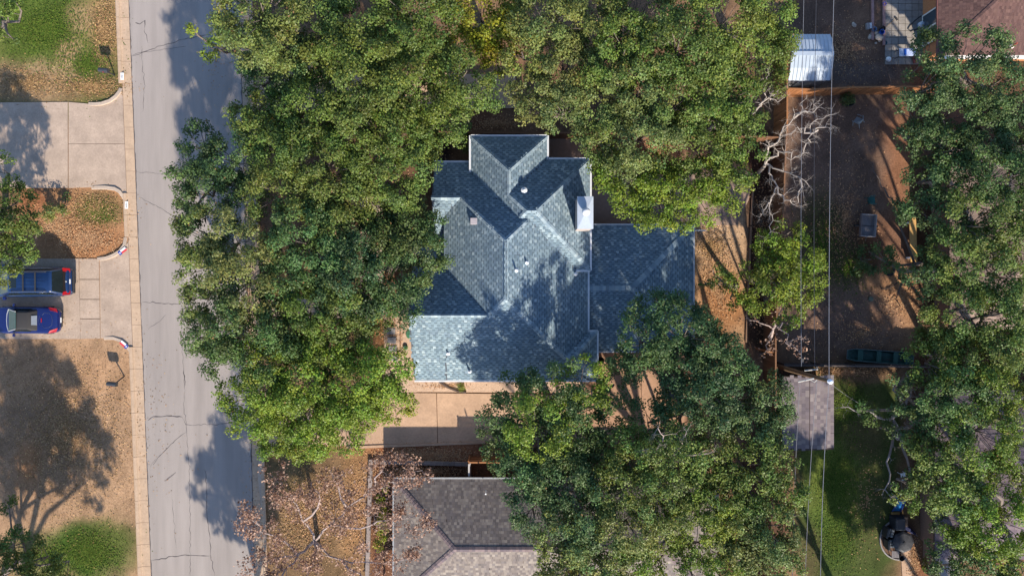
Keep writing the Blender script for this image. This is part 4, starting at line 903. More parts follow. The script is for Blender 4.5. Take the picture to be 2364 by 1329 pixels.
bare('nearly bare oak with pink brown dry leaves beside the brown lower roof', 'bare_oak', (735, 1265), [
    [(725, 1250, 3.5), (690, 1280, 4.6), (640, 1290, 5.4), (600, 1305, 6)], [(725, 1250, 3.5), (760, 1210, 4.6), (800, 1170, 5.3), (860, 1130, 6), (930, 1110, 6.5), (975, 1085, 6.8)],
    [(725, 1250, 3.5), (700, 1200, 4.8), (670, 1150, 5.6), (640, 1110, 6.2)], [(800, 1170, 5.3), (780, 1120, 6), (760, 1085, 6.4)], [(760, 1210, 4.6), (830, 1220, 5.6), (900, 1200, 6.2), (965, 1190, 6.6)],
    [(690, 1280, 4.6), (640, 1240, 5.6), (600, 1215, 6.2), (575, 1200, 6.4)], [(725, 1250, 3.5), (790, 1290, 4.8), (860, 1300, 5.6), (940, 1290, 6.2)], [(725, 1250, 3.5), (720, 1310, 4.8), (690, 1370, 5.6)], [(790, 1290, 4.8), (840, 1340, 5.6), (900, 1370, 6)],
    [(860, 1130, 6), (880, 1090, 6.4), (900, 1065, 6.7)], [(690, 1280, 4.6), (650, 1330, 5.6), (610, 1360, 6)], [(700, 1200, 4.8), (740, 1150, 5.6), (720, 1110, 6)]],
    M('twig_grey', L(178, 160, 154, .8), rough=.85, var=.2), .095, 3, 11, leafcol=PINK, twl=.95, nleaf=4)
bare('bare twiggy tree with a few pink leaves below the small glossy tree', 'bare_tree', (1770, 800), [
    [(1785, 760, 4), (1805, 745, 5), (1815, 790, 5.4), (1850, 775, 5.8)], [(1785, 760, 4), (1770, 790, 4.8), (1765, 815, 5)], [(1785, 760, 4), (1800, 720, 5), (1805, 690, 5.3)], [(1815, 790, 5.4), (1835, 800, 5.7), (1845, 815, 5.9)], [(1785, 760, 4), (1750, 740, 4.6), (1720, 735, 5)]],
    M('twig_grey'), .06, 2, 12, leafcol=PINK, twl=.6, nleaf=1)
bare('bare grey twigs rising through the oak below the back patio', 'bare_tree', (1560, 1050), [[(1560, 1050, 8), (1540, 1030, 9.2), (1510, 1040, 10), (1490, 1045, 10.4)], [(1560, 1050, 8), (1575, 1020, 9.4), (1585, 995, 10.2)], [(1560, 1050, 8), (1600, 1050, 9.4), (1640, 1045, 10)], [(1540, 1030, 9.2), (1530, 1005, 10), (1520, 985, 10.4)]], M('twig_grey'), .07, 2, 13, twl=.8)
bare('leaning grey limbs of an old oak above the lower right lawn', 'bare_oak', (2075, 1010), [[(2060, 970, 3.5), (2090, 940, 5), (2105, 900, 6), (2090, 860, 6.6)], [(2060, 970, 3.5), (2010, 950, 4), (1970, 945, 4.2), (1940, 940, 4.4)], [(2060, 970, 3.5), (2055, 1050, 6), (2050, 1110, 6.6), (2053, 1160, 7)], [(2060, 970, 3.5), (2095, 1060, 6), (2105, 1100, 6.6), (2102, 1130, 6.8)], [(2090, 940, 5), (2060, 900, 6), (2075, 880, 6.4)]], M('oak_limb', L(150, 140, 138, .8), rough=.85, var=.2), .12, 2, 14, twl=.6)
bare('dark crooked limbs of an oak over the sunlit orange soil', 'bare_oak', (2130, 610), [[(2110, 610, 3), (2070, 620, 3.6), (2040, 600, 4), (2005, 580, 4.4)], [(2070, 620, 3.6), (2085, 650, 4.2), (2070, 680, 4.6), (2068, 710, 4.8)], [(2085, 650, 4.2), (2110, 665, 4.6), (2130, 690, 5)], [(2110, 610, 3), (2060, 460, 5.2), (2035, 430, 5.6), (2015, 385, 5.8)]], M('dark_bark', L(84, 74, 70), rough=.9, var=.2), .10, 1, 15, twl=.5)

# ------------------------------------------------------------------ fallen leaves and grass (nobody could count them)
def scatter(name, label_areas, n, size, pal, seed, up=.9, z=.045, soft=True):
    rng = np.random.default_rng(seed); px, py = [], []
    tot = sum(a[4] for a in label_areas)
    for (cx_, cy_, rx, ry, w) in label_areas:
        k = int(n * w / tot); a = rng.uniform(0, 6.28, k); r = np.abs(rng.normal(0, .56, k)) if soft else np.sqrt(rng.random(k)) * rng.uniform(.85, 1.15, k)
        px.append(cx_ + rx * r * np.cos(a)); py.append(cy_ + ry * r * np.sin(a))
    px, py = np.concatenate(px), np.concatenate(py); m = len(px)
    C_ = np.stack([(px - 1182) / S, -(py - 664.5) / S, np.full(m, z) + rng.random(m) * .02], -1)
    nn = rng.normal(0, .25, (m, 3)) + np.array([0, 0, up]); nn /= np.linalg.norm(nn, axis=1, keepdims=True)
    col = np.array(pal)[rng.integers(0, len(pal), m)] * rng.uniform(.6, 1.3, (m, 1))
    link(bpy.data.objects.new(name, leaf_mesh(name, C_, nn, rng.uniform(.6, 1.3, m) * size, col, rng, M('dry_leaf', attr='col', rough=.8, var=0, spec=.2))), kind='stuff')
LIT = [L(200, 152, 110, .8), L(180, 132, 94, .8), L(212, 172, 130, .8), L(168, 124, 92, .8), L(190, 154, 118, .8)]
scatter('fallen_leaves', [(200, 555, 75, 38, 6), (140, 520, 110, 75, 3), (130, 1000, 200, 210, 4), (990, 1050, 130, 22, 9), (970, 1088, 110, 14, 5), (820, 1180, 35, 130, 4), (885, 1200, 22, 120, 3), (720, 1200, 110, 140, 3), (1660, 660, 60, 150, 5),
        (1760, 600, 25, 240, 4), (1950, 500, 120, 270, 3.5), (1990, 770, 130, 70, 2), (2080, 690, 70, 60, 3), (1950, 858, 110, 12, 2), (2110, 1290, 14, 45, 2), (1150, 285, 110, 20, 2), (1000, 330, 35, 45, 1.2), (900, 760, 35, 60, 1.2), (1030, 890, 70, 10, .5),
        (1950, 120, 90, 80, 2), (575, 700, 20, 640, 1.2), (2000, 1150, 60, 160, .6), (500, 140, 50, 120, .25), (1500, 330, 200, 150, 3), (800, 500, 200, 350, 3)], 42000, .085, LIT, 3)
scatter('lawn_grass', [(110, 70, 120, 95, 8), (200, 150, 75, 70, 3), (225, 490, 45, 34, 1.6), (210, 1275, 75, 62, 6), (120, 1285, 90, 45, 3), (1940, 1120, 80, 200, 6), (1930, 1120, 40, 70, 3), (1960, 935, 60, 55, 3), (1930, 1250, 60, 70, 2.5), (1895, 560, 50, 110, 1.5), (1960, 620, 60, 70, 1.5)],
        36000, .085, [L(104, 128, 40, .62), L(86, 116, 34, .62), L(122, 134, 56, .62), L(76, 104, 34, .62)], 4, up=.8, z=.03)
scatter('dry_grass', [(150, 1000, 180, 200, 10), (60, 190, 120, 45, 3), (210, 200, 75, 25, 3), (240, 70, 30, 90, 3), (720, 1190, 110, 120, 6), (220, 480, 70, 45, 2), (1640, 570, 60, 60, 2)],
        30000, .085, [L(190, 150, 104, .75), L(160, 122, 84, .75), L(206, 170, 122, .75), L(140, 112, 70, .75)], 5, up=.8, z=.03)

# ------------------------------------------------------------------ cars
m_blue = M('blue_paint', L(16, 40, 80), rough=.28, var=.03, spec=.6, coat=.8); m_navy = M('navy_paint', L(16, 27, 84), rough=.25, var=.03, spec=.6, coat=.8)
m_dglass = M('tinted_glass', (.012, .018, .02), rough=.05, var=0, spec=.8); m_gglass = M('green_glass', (.07, .13, .13), rough=.06, var=0, spec=.8)
m_tyre = M('tyre_rubber', (.02, .02, .02), rough=.85); m_rim = M('wheel_rim', (.5, .5, .52), rough=.35, metal=.8); m_red = M('tail_lamp', L(160, 26, 32), rough=.2, var=0, coat=.6)
m_dark = M('dark_trim', (.03, .03, .034), rough=.6); m_silver = M('silver_trim', (.55, .55, .55), rough=.35, metal=.5)
def loft(stations, n=14):
    """stations: (x, half width, z bottom, z shoulder, z top)"""
    mb = MB()
    for x, w, zb, zs, zt in stations:
        ring = [(-w * .86, zb), (-w * .98, zb + .10), (-w, zb + (zs - zb) * .5), (-w * .985, zs), (-w * .88, lerp(zs, zt, .75)), (-w * .55, zt), (0, zt + .012)]
        ring = ring + [(-y, z) for y, z in ring[:-1][::-1]]
        mb.v += [(x, y, z) for y, z in ring]
    k = 13
    for i in range(len(stations) - 1):
        for j in range(k): mb.f.append([i * k + j, i * k + (j + 1) % k, (i + 1) * k + (j + 1) % k, (i + 1) * k + j])
    mb.f.append(list(range(k))); mb.f.append([(len(stations) - 1) * k + j for j in range(k)][::-1])
    return mb
def wheel(root, x, y, r=.34, w=.22):
    s_ = 1 if y > 0 else -1
    t = MB().tube([(x, y - w / 2, r), (x, y + w / 2, r)], r, 20).obj('wheel', m_tyre, root, bevel=.03)
    MB().tube([(x, y + s_ * (w / 2 - .02), r), (x, y + s_ * (w / 2 + .012), r)], r * .62, 14).obj('rim', m_rim, t)
def pane(root, mat, name, q, off=.012, sub=None):
    q = [Vector(v) for v in q]; n = (q[1] - q[0]).cross(q[3] - q[0]).normalized(); c = sum(q, Vector()) / 4
    if n.dot(c - Vector((c.x * .5, 0, .6))) < 0: n = -n
    return MB().add([v + n * off for v in q] + [v - n * .02 for v in q], [(0, 1, 2, 3), (7, 6, 5, 4), (0, 4, 5, 1), (1, 5, 6, 2), (2, 6, 7, 3), (3, 7, 4, 0)]).obj(name, mat, root)
# car with roof bars: local +x is its nose; it faces the left edge of the photo
c0 = P(163, 650, .9); car = thing('parked_car', 'dark blue family car with roof bars parked under the left edge tree', 'car', (c0.x - 2.38 * 1.28, c0.y - .02, .035), math.pi + .01); car.scale = (1.28, 1.06, 1.08)
loft([(-2.38, .70, .42, .62, .66), (-2.33, .84, .36, .80, .92), (-2.2, .91, .28, .92, 1.06), (-1.4, .945, .24, .98, 1.10), (0, .95, .24, .99, 1.10), (1.1, .945, .24, .98, 1.08), (1.3, .94, .24, .95, 1.04), (2.0, .90, .26, .88, .95), (2.3, .80, .32, .76, .82), (2.40, .66, .40, .62, .66)]).obj('body', m_blue, car, smooth=True, subsurf=1)
b0, t0 = (-2.18, 1.32, .86), (-1.72, .42, .67); zb_, zt_ = 1.02, 1.70
MB().frustum(b0, zb_, t0, zt_).obj('roof', m_blue, car, bevel=.10, smooth=True)
def fr(x, side, k):   # point on the cabin side at relative height k
    return Vector((x, side * lerp(b0[2], t0[2], k), lerp(zb_, zt_, k)))
pane(car, m_gglass, 'windshield', [(lerp(b0[1], t0[1], .06), -.80, 1.06), (lerp(b0[1], t0[1], .06), .80, 1.06), (lerp(b0[1], t0[1], .90), .62, 1.64), (lerp(b0[1], t0[1], .90), -.62, 1.64)])
pane(car, m_dglass, 'rear_window', [(lerp(b0[0], t0[0], .10), -.74, 1.09), (lerp(b0[0], t0[0], .10), .74, 1.09), (lerp(b0[0], t0[0], .84), .60, 1.60), (lerp(b0[0], t0[0], .84), -.60, 1.60)])
for s_ in (-1, 1):
    for xa_, xb_ in ((-1.85, -1.05), (-.98, -.12), (-.04, .72)):
        pane(car, m_dglass, 'side_window', [fr(xa_, s_, .12), fr(xb_ + (.15 if xb_ > .5 else 0), s_, .12), fr(min(xb_, .38), s_, .85), fr(max(xa_, -1.66), s_, .85)])
    MB().tube([(-1.55, s_ * .60, 1.71), (-1.5, s_ * .60, 1.77), (.2, s_ * .60, 1.78), (.28, s_ * .60, 1.72)], .022, 6).obj('roof_rail', m_dark, car)
    pane(car, m_red, 'tail_light', [(-2.34, s_ * .58, .78), (-2.34, s_ * .84, .80), (-2.10, s_ * .87, 1.12), (-2.12, s_ * .66, 1.12)], .02)
    m = MB().box((.98, s_ * 1.03, 1.08), (.16, .20, .15)).obj('mirror', m_navy, car, bevel=.03)
    wheel(car, -1.42, s_ * .84); wheel(car, 1.42, s_ * .84)
for x in (-1.02, -.38): MB().box((x, 0, 1.795), (.07, 1.22, .03)).obj('crossbar', m_dark, car)
for k in range(5): MB().box((-.72, -.42 + k * .21, 1.712), (1.35, .02, .012)).obj('roof_rib', M('roof_rib_blue', L(26, 52, 92), rough=.3), car)
MB().box((.20, 0, 1.708), (.36, .78, .012)).obj('sunroof', m_dglass, car)
bp = MB().box((-2.40, 0, .50), (.10, 1.5, .22)).obj('bumper', m_dark, car, bevel=.04)
MB().box((-2.36, 0, .82), (.03, .30, .10)).obj('number_plate', m_white, car)
pane(car, M('hatch_dark', (.018, .014, .014), rough=.3, coat=.5), 'hatch', [(-2.345, -.56, .70), (-2.345, .56, .70), (-2.13, .62, 1.12), (-2.13, -.62, 1.12)], .015)
MB().lathe((0, 0, 0), [(.05, 0), (.04, .02)], 12).obj('badge', m_silver, car, loc=(-2.23, 0, 1.0))
# low convertible
c0 = P(140, 738, .6); cv = thing('parked_car', 'small blue convertible with closed black soft top', 'car', (c0.x - 2.16 * 1.10, c0.y - .01, .035), math.pi - .005); cv.scale = (1.10, 1.04, 1.04)
loft([(-2.16, .50, .36, .52, .56), (-2.10, .72, .30, .66, .72), (-1.9, .84, .24, .78, .86), (-1.4, .895, .2, .84, .93), (-.8, .90, .2, .82, .90), (0, .89, .2, .78, .86), (.8, .895, .2, .80, .88), (1.4, .90, .2, .78, .84), (1.9, .83, .22, .66, .72), (2.12, .68, .28, .54, .58), (2.18, .45, .34, .46, .48)]).obj('body', m_navy, cv, smooth=True, subsurf=2)
b0, t0 = (-.98, .62, .72), (-.55, .12, .56); zb_, zt_ = .86, 1.24
MB().frustum(b0, zb_, t0, zt_).obj('soft_top', M('black_fabric', (.035, .033, .034), rough=.9, var=.2, scale=30), cv, bevel=.09, smooth=True)
pane(cv, M('rear_pane', (.20, .22, .25), rough=.15, var=.1, spec=.7), 'rear_window', [(-.93, -.32, .95), (-.93, .32, .95), (-.70, .30, 1.17), (-.70, -.30, 1.17)], .012)
pane(cv, m_gglass, 'windshield', [(.86, -.68, .86), (.86, .68, .86), (.24, .54, 1.22), (.24, -.54, 1.22)], .02)
MB().tube([(.24, -.57, 1.23), (.88, -.72, .86), (.98, -.4, .85), (1.0, 0, .85), (.98, .4, .85), (.88, .72, .86), (.24, .57, 1.23)], .035, 6).obj('windshield_frame', m_silver, cv)
for s_ in (-1, 1):
    pane(cv, m_dglass, 'side_window', [(-.55, s_ * .735, .90), (.55, s_ * .735, .90), (.08, s_ * .60, 1.17), (-.45, s_ * .60, 1.17)], .015)
    pane(cv, m_red, 'tail_light', [(-2.08, s_ * .50, .72), (-1.98, s_ * .76, .70), (-1.58, s_ * .84, .88), (-1.70, s_ * .66, .91)], .045)
    MB().box((.52, s_ * .98, .90), (.14, .20, .12)).obj('mirror', m_navy, cv, bevel=.03)
    wheel(cv, -1.28, s_ * .80, .31, .22); wheel(cv, 1.26, s_ * .80, .31, .2)
for pts in ([(-1.08, -.3, 0), (-1.02, 0, 0), (-1.08, .3, 0)], [(-1.25, -.34, 0), (-1.35, -.5, 0), (-1.62, -.46, 0), (-1.8, -.32, 0), (-1.84, 0, 0), (-1.8, .32, 0), (-1.62, .46, 0), (-1.35, .5, 0), (-1.25, .34, 0)]):
    MB().tube([(x, y, .945 - .16 * max(0, -x - 1.45) - .10 * y * y) for x, y, _ in pts], .012, 5).obj('panel_gap', M('panel_seam', (.05, .06, .13), rough=.3), cv)
MB().box((-1.2, 0, .955), (.05, .28, .02)).obj('brake_light', m_red, cv)
MB().box((-2.16, 0, .40), (.06, .9, .14)).obj('bumper', m_dark, cv, bevel=.03); MB().box((-2.165, 0, .52), (.03, .34, .11)).obj('number_plate', m_white, cv)

# ------------------------------------------------------------------ mailboxes
def mailbox(label, px, py, rz, lean):
    p = P(px, py); t = thing('mailbox', label, 'mailbox', (p.x, p.y, 0), rz)
    MB().tube([(0, 0, 0), (lean[0], lean[1], 1.0)], .045, 8).obj('post', m_dark, t)
    b = MB(); w, h = .14, .20; ring = [(-w, 0), (-w, h)] + [(w * math.cos(math.radians(a)), h + w * math.sin(math.radians(a))) for a in (150, 120, 90, 60, 30)] + [(w, h), (w, 0)]
    n = len(ring); b.add([(x, y + lean[1], z + 1.0) for x in (-.40 + lean[0], .22 + lean[0]) for y, z in ring], [(i, (i + 1) % n, (i + 1) % n + n, i + n) for i in range(n)] + [list(range(n))[::-1], [i + n for i in range(n)]])
    b.obj('box', M('mailbox_black', (.035, .04, .05), rough=.4, spec=.5), t)
    MB().box((lean[0] + .235, lean[1], 1.14), (.02, .26, .26)).obj('door', m_dark, t)
    MB().box((lean[0] - .05, lean[1] - .16, 1.28), (.03, .02, .16)).obj('flag', M('flag_red', L(196, 62, 70), rough=.7), t)
mailbox('black mailbox on the green lawn beside the white kerb number', 265, 174, -.08, (-.05, 0))
mailbox('black mailbox on a leaning post on the dry lawn', 287, 868, -.12, (-.10, -.42))

# ------------------------------------------------------------------ power pole and wires
pp = thing('utility_pole', 'tall wooden utility pole leaning out beside the small shed', 'utility pole', P(1788, 843))
po = Vector(pp.location); topz = 8.8
m_pole = M('pole_wood', L(132, 106, 80, .8), rough=.9, var=.2, scale=6, stretch=(6, 6, .5))
MB().tube([(0, 0, -.1), (.02, 0, 4), (.06, 0, topz)], [.17, .15, .11], 10).obj('pole', m_pole, pp)
def at(px, py, z): return P(px, py, z) - po
MB().tube([at(1842, 881, 7.4), at(1879, 873, 7.6)], .05, 6).obj('crossarm', M('pale_arm', L(190, 186, 180, .8), rough=.7), pp)
MB().tube([at(1871, 876, 7.4), at(1880, 882, 7.5), at(1886, 876, 7.6)], .03, 6).obj('bracket', M('pale_arm'), pp)
MB().tube([at(1857, 855, 7.0), at(1888, 852, 7.1)], .04, 6).obj('crossarm', M('pale_arm'), pp)
ins = MB().lathe((0, 0, 0), [(.05, 0), (.13, .05), (.07, .10), (.15, .16), (.09, .22), (.13, .28), (.05, .36)], 14).obj('insulator', M('ceramic_white', (.75, .78, .84), rough=.2), pp, loc=(.06, 0, topz))
MB().tube([at(1852, 838, 6.9), at(1853, 826, 7.0)], .09, 10).obj('splice_box', m_dark, pp); MB().tube([at(1887, 850, 7.0), at(1884, 845, 7.1)], .07, 10).obj('splice_box', m_dark, pp)
def wire(name, label, pts, r, mat):
    w = [P(*q) for q in pts]; o0 = w[0].copy(); fine = []
    for a, b in zip(w[:-1], w[1:]):
        n = 10
        for k in range(n): t_ = k / n; fine.append(a.lerp(b, t_) - Vector((0, 0, .35 * 4 * t_ * (1 - t_))) - o0)
    fine.append(w[-1] - o0)
    root = thing(name, label, 'power line', o0); MB().tube(fine, r, 5).obj('cable', mat, root); return root
m_wire = M('bare_wire', (.22, .22, .24), rough=.45); m_wire2 = M('dark_wire', (.05, .05, .06), rough=.6)
wire('power_line', 'pale outermost power line over the pole top', [(1933, -250, 9.1), (1914, 880, 9.1), (1893, 1500, 9.1)], .016, m_wire)
wire('power_line', 'dark middle power line north of the pole', [(1890, -250, 7.5), (1881, 850, 7.2)], .016, m_wire2)
wire('power_line', 'pale middle power line south of the pole', [(1886, 876, 7.3), (1855, 1500, 7.4)], .016, m_wire)
wire('power_line', 'thin innermost power line north of the pole', [(1862, -250, 7.5), (1850, 845, 7.2)], .013, m_wire)
wire('power_line', 'thin innermost power line south of the pole', [(1847, 880, 7.3), (1828, 1500, 7.4)], .015, m_wire)
wire('guy_wire', 'thin guy wire slanting from the pole top over the lawn', [(1914, 882, 8.6), (1990, 935, 2.5)], .010, m_wire)

# ------------------------------------------------------------------ yard things
m_gboat = M('boat_green', L(48, 84, 80, .8), rough=.6, var=.2, scale=4)
bt = thing('boat', 'old green flat bottomed boat lying in front of the dark fence', 'boat', P(2026, 822, .1), -.075); bt.scale = (1.06, .76, .85)
def hull(l, zb, k): return [(-2.15, -.40 * k, .42), (-1.6, -.55 * k, .40), (1.5, -.58 * k, .40), (2.15, -.50 * k, .46), (2.15, .50 * k, .46), (1.5, .58 * k, .40), (-1.6, .55 * k, .40), (-2.15, .40 * k, .42)]
o_ = hull(0, 0, 1.0); i_ = [(x * .975, y * .90, z) for x, y, z in o_]; bo = [(x * .86, y * .80, .0 if abs(x) < 2 else .08) for x, y, z in o_]; bi_ = [(x * .85, y * .74, .06 if abs(x) < 2 else .14) for x, y, z in o_]
fs = []
for k in range(8):
    j = (k + 1) % 8; fs += [(k, j, j + 16, k + 16)[::-1], (k, j, j + 8, k + 8), (k + 8, j + 8, j + 24, k + 24)]
MB().add(o_ + i_ + bo + bi_, fs + [tuple(range(16, 24)), tuple(range(24, 32))[::-1]]).obj('hull', m_gboat, bt)
for x, w_ in ((-1.25, .34), (-.05, .3), (1.05, .3), (1.85, .36)): MB().box((x, 0, .33), (w_, .98, .05)).obj('bench', M('bench_green', L(58, 100, 92, .8), rough=.6, var=.2), bt)
MB().tube([Vector(q) + Vector((0, 0, .01)) for q in o_], .028, 6, closed=True).obj('gunwale', M('gunwale_grey', L(104, 120, 124, .8), rough=.5), bt)
for k in range(3): MB().box((-.6 + k * 1.15, .0, .085), (.5, .5, .03)).obj('floor_patch', M('leaf_muck', L(96, 70, 62), rough=.9, var=.4, scale=10), bt)

def chair(label, px, py, rz, mat, tip=0.0):
    t = thing('patio_chair', label, 'chair', P(px, py), rz)
    if tip: t.rotation_euler = (tip, 0, rz); t.location.z = .25
    MB().add([(-.24, -.24, .40), (.24, -.24, .40), (.22, .24, .42), (-.22, .24, .42), (-.24, -.24, .43), (.24, -.24, .43), (.22, .24, .45), (-.22, .24, .45)], [(3, 2, 1, 0), (4, 5, 6, 7), (0, 1, 5, 4), (1, 2, 6, 5), (2, 3, 7, 6), (3, 0, 4, 7)]).obj('seat', mat, t, bevel=.02)
    bk = MB(); vs = []
    for k in range(7):
        a = math.radians(205 + k * 130 / 6); vs += [(.27 * math.cos(a), -.02 + .27 * math.sin(a), .42), (.33 * math.cos(a), -.05 + .36 * math.sin(a), .85 + .04 * math.sin(k / 6 * math.pi))]
    vs += [(x * .93, y * .93, z) for x, y, z in vs]; n = 14
    bk.add(vs, [(2 * k, 2 * k + 2, 2 * k + 3, 2 * k + 1) for k in range(6)] + [(2 * k + n, 2 * k + 1 + n, 2 * k + 3 + n, 2 * k + 2 + n) for k in range(6)] + [(2 * k + 1, 2 * k + 3, 2 * k + 3 + n, 2 * k + 1 + n) for k in range(6)]).obj('backrest', mat, t)
    for s_ in (-1, 1):
        MB().tube([(s_ * .27, -.15, .66), (s_ * .30, .08, .65), (s_ * .28, .24, .62)], .03, 6).obj('armrest', mat, t)
        for y in (-.22, .22): MB().tube([(s_ * .22, y, .41), (s_ * .27, y * 1.15, 0)], .025, 6).obj('leg', mat, t)
chair('green plastic garden chair above the grey cart', 2005, 464, -1.45, M('chair_green', L(46, 104, 100, .8), rough=.5))
chair('grey plastic garden chair tipped over near the oak', 1978, 288, .9, M('chair_grey', L(150, 158, 160, .8), rough=.5), -.6)

# grey wooden cart bed
ct = thing('garden_cart', 'open grey wooden cart bed on the brown yard', 'cart', P(1995, 522), -.06)
m_gw = M('weathered_wood', L(134, 128, 130, .75), rough=.85, var=.2, scale=6, stretch=(8, .6, 1)); m_gw2 = M('pale_wood', L(176, 170, 168, .75), rough=.85, var=.15)
for k in range(6): MB().box((-.40 + k * .16, 0, .42), (.15, 1.45, .03)).obj('plank', m_gw, ct)
for s_ in (-1, 1):
    MB().box((s_ * .50, 0, .55), (.04, 1.5, .30)).obj('side_board', m_gw2 if s_ > 0 else m_gw, ct); MB().box((0, s_ * .745, .53), (1.04, .05, .26)).obj('end_board', m_gw2, ct); wheel(ct, s_ * .60, -.2 * 0, .24, .1)
MB().box((0, -.02, .46), (.98, .03, .03)).obj('crossbar', m_dark, ct)
MB().tube([(0, -.75, .4), (0, -1.05, .3)], .03, 6).obj('tow_bar', m_dark, ct)

# plank bench under the right trees
pb = thing('plank_bench', 'long tan sunlit plank top beside the right yard trees', 'bench', P(2097, 555), .03)
MB().box((0, 0, .62), (.46, 3.0, .06)).obj('top', M('tan_plywood', L(214, 168, 104, .8), rough=.8, var=.1), pb)
for y in (-1.2, 1.2): MB().box((0, y, .3), (.4, .1, .6)).obj('leg', m_cedar, pb)
# tyre and branches litter
t = thing('old_tyre', 'old tyre half buried under the leaning oak limb', 'tyre', P(2052, 623)); MB().tube([(.34 * math.cos(a), .34 * math.sin(a), .08) for a in np.linspace(0, 2 * math.pi, 20, endpoint=False)], .09, 8, closed=True).obj('tread', m_tyre, t)
MB().tube([P(2033, 660, .05), P(2036, 668, .05), P(2045, 666, .05), P(2058, 662, .06), P(2072, 652, .1)], .03, 5).obj('garden_hose', m_dark, None, 'dark looped hose on the sunlit orange soil', 'hose')
MB().lathe((0, 0, 0), [(.18, 0), (.18, .05), (.12, .07)], 14).obj('valve_cover', M('grey_green_lid', L(110, 116, 100, .8), rough=.7), None, 'round grey green cover at the shade edge of the orange soil', 'cover', loc=P(2010, 690))

# things on and beside the concrete patio, upper right
pt = bpy.data.objects.new('patio', None); link(pt, kind='structure')
m_pav = M('patio_paver', ocol=True, rough=.9, var=.14, scale=6, bump=.25)
for i in range(8):
    for j in range(10):
        x0, x1 = 2043 + i * 15.6, 2043 + (i + 1) * 15.6 - .9; y0, y1 = -6 + j * 15.6, -6 + (j + 1) * 15.6 - .9
        o = MB().prism(poly([(x0, y0), (x1, y0), (x1, y1), (x0, y1)]), -.02, .03 + random.uniform(-.004, .004)).obj('paver', m_pav, pt); k = random.uniform(.88, 1.1); c = L(168, 160, 152, .7); o.color = (c[0] * k, c[1] * k, c[2] * k, 1)
ed = thing('brick_edging', 'two rows of pale pink edging bricks beside the patio', 'edging', P(2013, 30))
for px in (2013, 2039):
    for k in range(9 if px > 2020 else 8):
        o = MB().box((0, 0, .07), (.17, .36, .14)).obj('brick', m_pav, ed, loc=P(px, 2 + k * 12.2) - Vector(ed.location), rz=random.gauss(0, .03)); c = L(176, 138, 132, .75); kk = random.uniform(.85, 1.1); o.color = (c[0] * kk, c[1] * kk, c[2] * kk, 1)
def rock(label, px, py, r, col, flat=.6):
    mb = MB(); n = 9; vs = []
    prof = [(.6, 0), (1.0, .25), (.85, .75), (.4, 1.0)]
    for q, z in prof:
        for k in range(n): a = k / n * 2 * math.pi; rr = r * q * random.uniform(.8, 1.15); vs.append((rr * math.cos(a), rr * math.sin(a) * .75, z * r * flat))
    mb.add(vs, [(i * n + k, i * n + (k + 1) % n, (i + 1) * n + (k + 1) % n, (i + 1) * n + k) for i in range(3) for k in range(n)] + [list(range(3 * n, 4 * n))])
    return mb.obj('rock', M('pale_rock', L(196, 180, 164, .75), rough=.9, var=.2, bump=.4), None, label, 'rock', 'loose rocks by the patio', loc=P(px, py), rz=random.uniform(0, 3))
for a in (('large pale rock at the foot of the edging bricks', 2028, 88, .34), ('flat pale rock left of the largest rock', 2008, 86, .2), ('rounded pale rock above the largest rock', 2022, 77, .16), ('white block shaped rock alone on the brown soil', 1971, 58, .2), ('small pale rock below the largest rock', 2030, 95, .11), ('smallest pale rock lowest by the patio edge', 2022, 100, .1), ('pale rock by the blue tub', 2013, 78, .14)): rock(*a, None)
def bucket(label, px, py, r, h, mat, name='bucket'):
    t = thing(name, label, 'bucket', P(px, py)); MB().lathe((0, 0, 0), [(r * .8, 0), (r, h), (r * .9, h), (r * .72, .04)], 16).obj('tub', mat, t); MB().tube([(r * math.cos(a), r * math.sin(a), h) for a in np.linspace(0, 2 * math.pi, 16, endpoint=False)], .015, 5, closed=True).obj('rim', mat, t)
bucket('bright blue bucket beside the black pot', 2032, 77, .16, .3, M('blue_plastic', L(40, 96, 190, .8), rough=.4)); bucket('grey blue tub between the edging rows', 2015, 70, .16, .25, M('dull_blue', L(96, 122, 156, .8), rough=.5))
bucket('black plant pot by the blue bucket', 2034, 69, .17, .3, m_dark, 'plant_pot'); bucket('royal blue scoop on the edging row near the top edge', 2040, 11, .12, .15, M('royal_blue', L(30, 56, 196, .8), rough=.4))
bucket('teal dish at the patio corner', 2042, 100, .14, .08, M('teal_plastic', L(40, 96, 112, .8), rough=.5))
bucket('black round planter beside the fence corner', 1957, 237, .33, .35, m_dark, 'planter')
bucket('round dark fire bowl at the corner of the south east eave', 1385, 830, .24, .45, M('rusty_bowl', L(52, 40, 36), rough=.8), 'fire_bowl')
t = thing('vent_block', 'grey slotted concrete block beside the edging bricks', 'block', P(2004, 62), .1); MB().box((0, 0, .1), (.38, .42, .2)).obj('block', m_stone, t)
for k in range(4): MB().box((.1, -.13 + k * .09, .202), (.12, .05, .01)).obj('slot', m_white, t)
t = thing('water_jug', 'white and blue water jug standing on the patio', 'jug', P(2122, 60)); MB().lathe((0, 0, 0), [(.19, 0), (.2, .3), (.16, .42), (.06, .48)], 16).obj('jug', M('jug_white', L(196, 206, 220, .85), rough=.35), t, smooth=False); MB().lathe((0, 0, .05), [(.215, 0), (.215, .12)], 16).obj('blue_band', M('dull_blue'), t)
MB().tube([P(2118, 67, .06), P(2102, 73, .06), P(2096, 67, .06), P(2100, 60, .06), P(2112, 48, .06), P(2125, 38, .06), P(2140, 33, .06)], .035, 6).obj('garden_hose', m_dark, None, 'black hose looping from the water jug across the patio', 'hose')
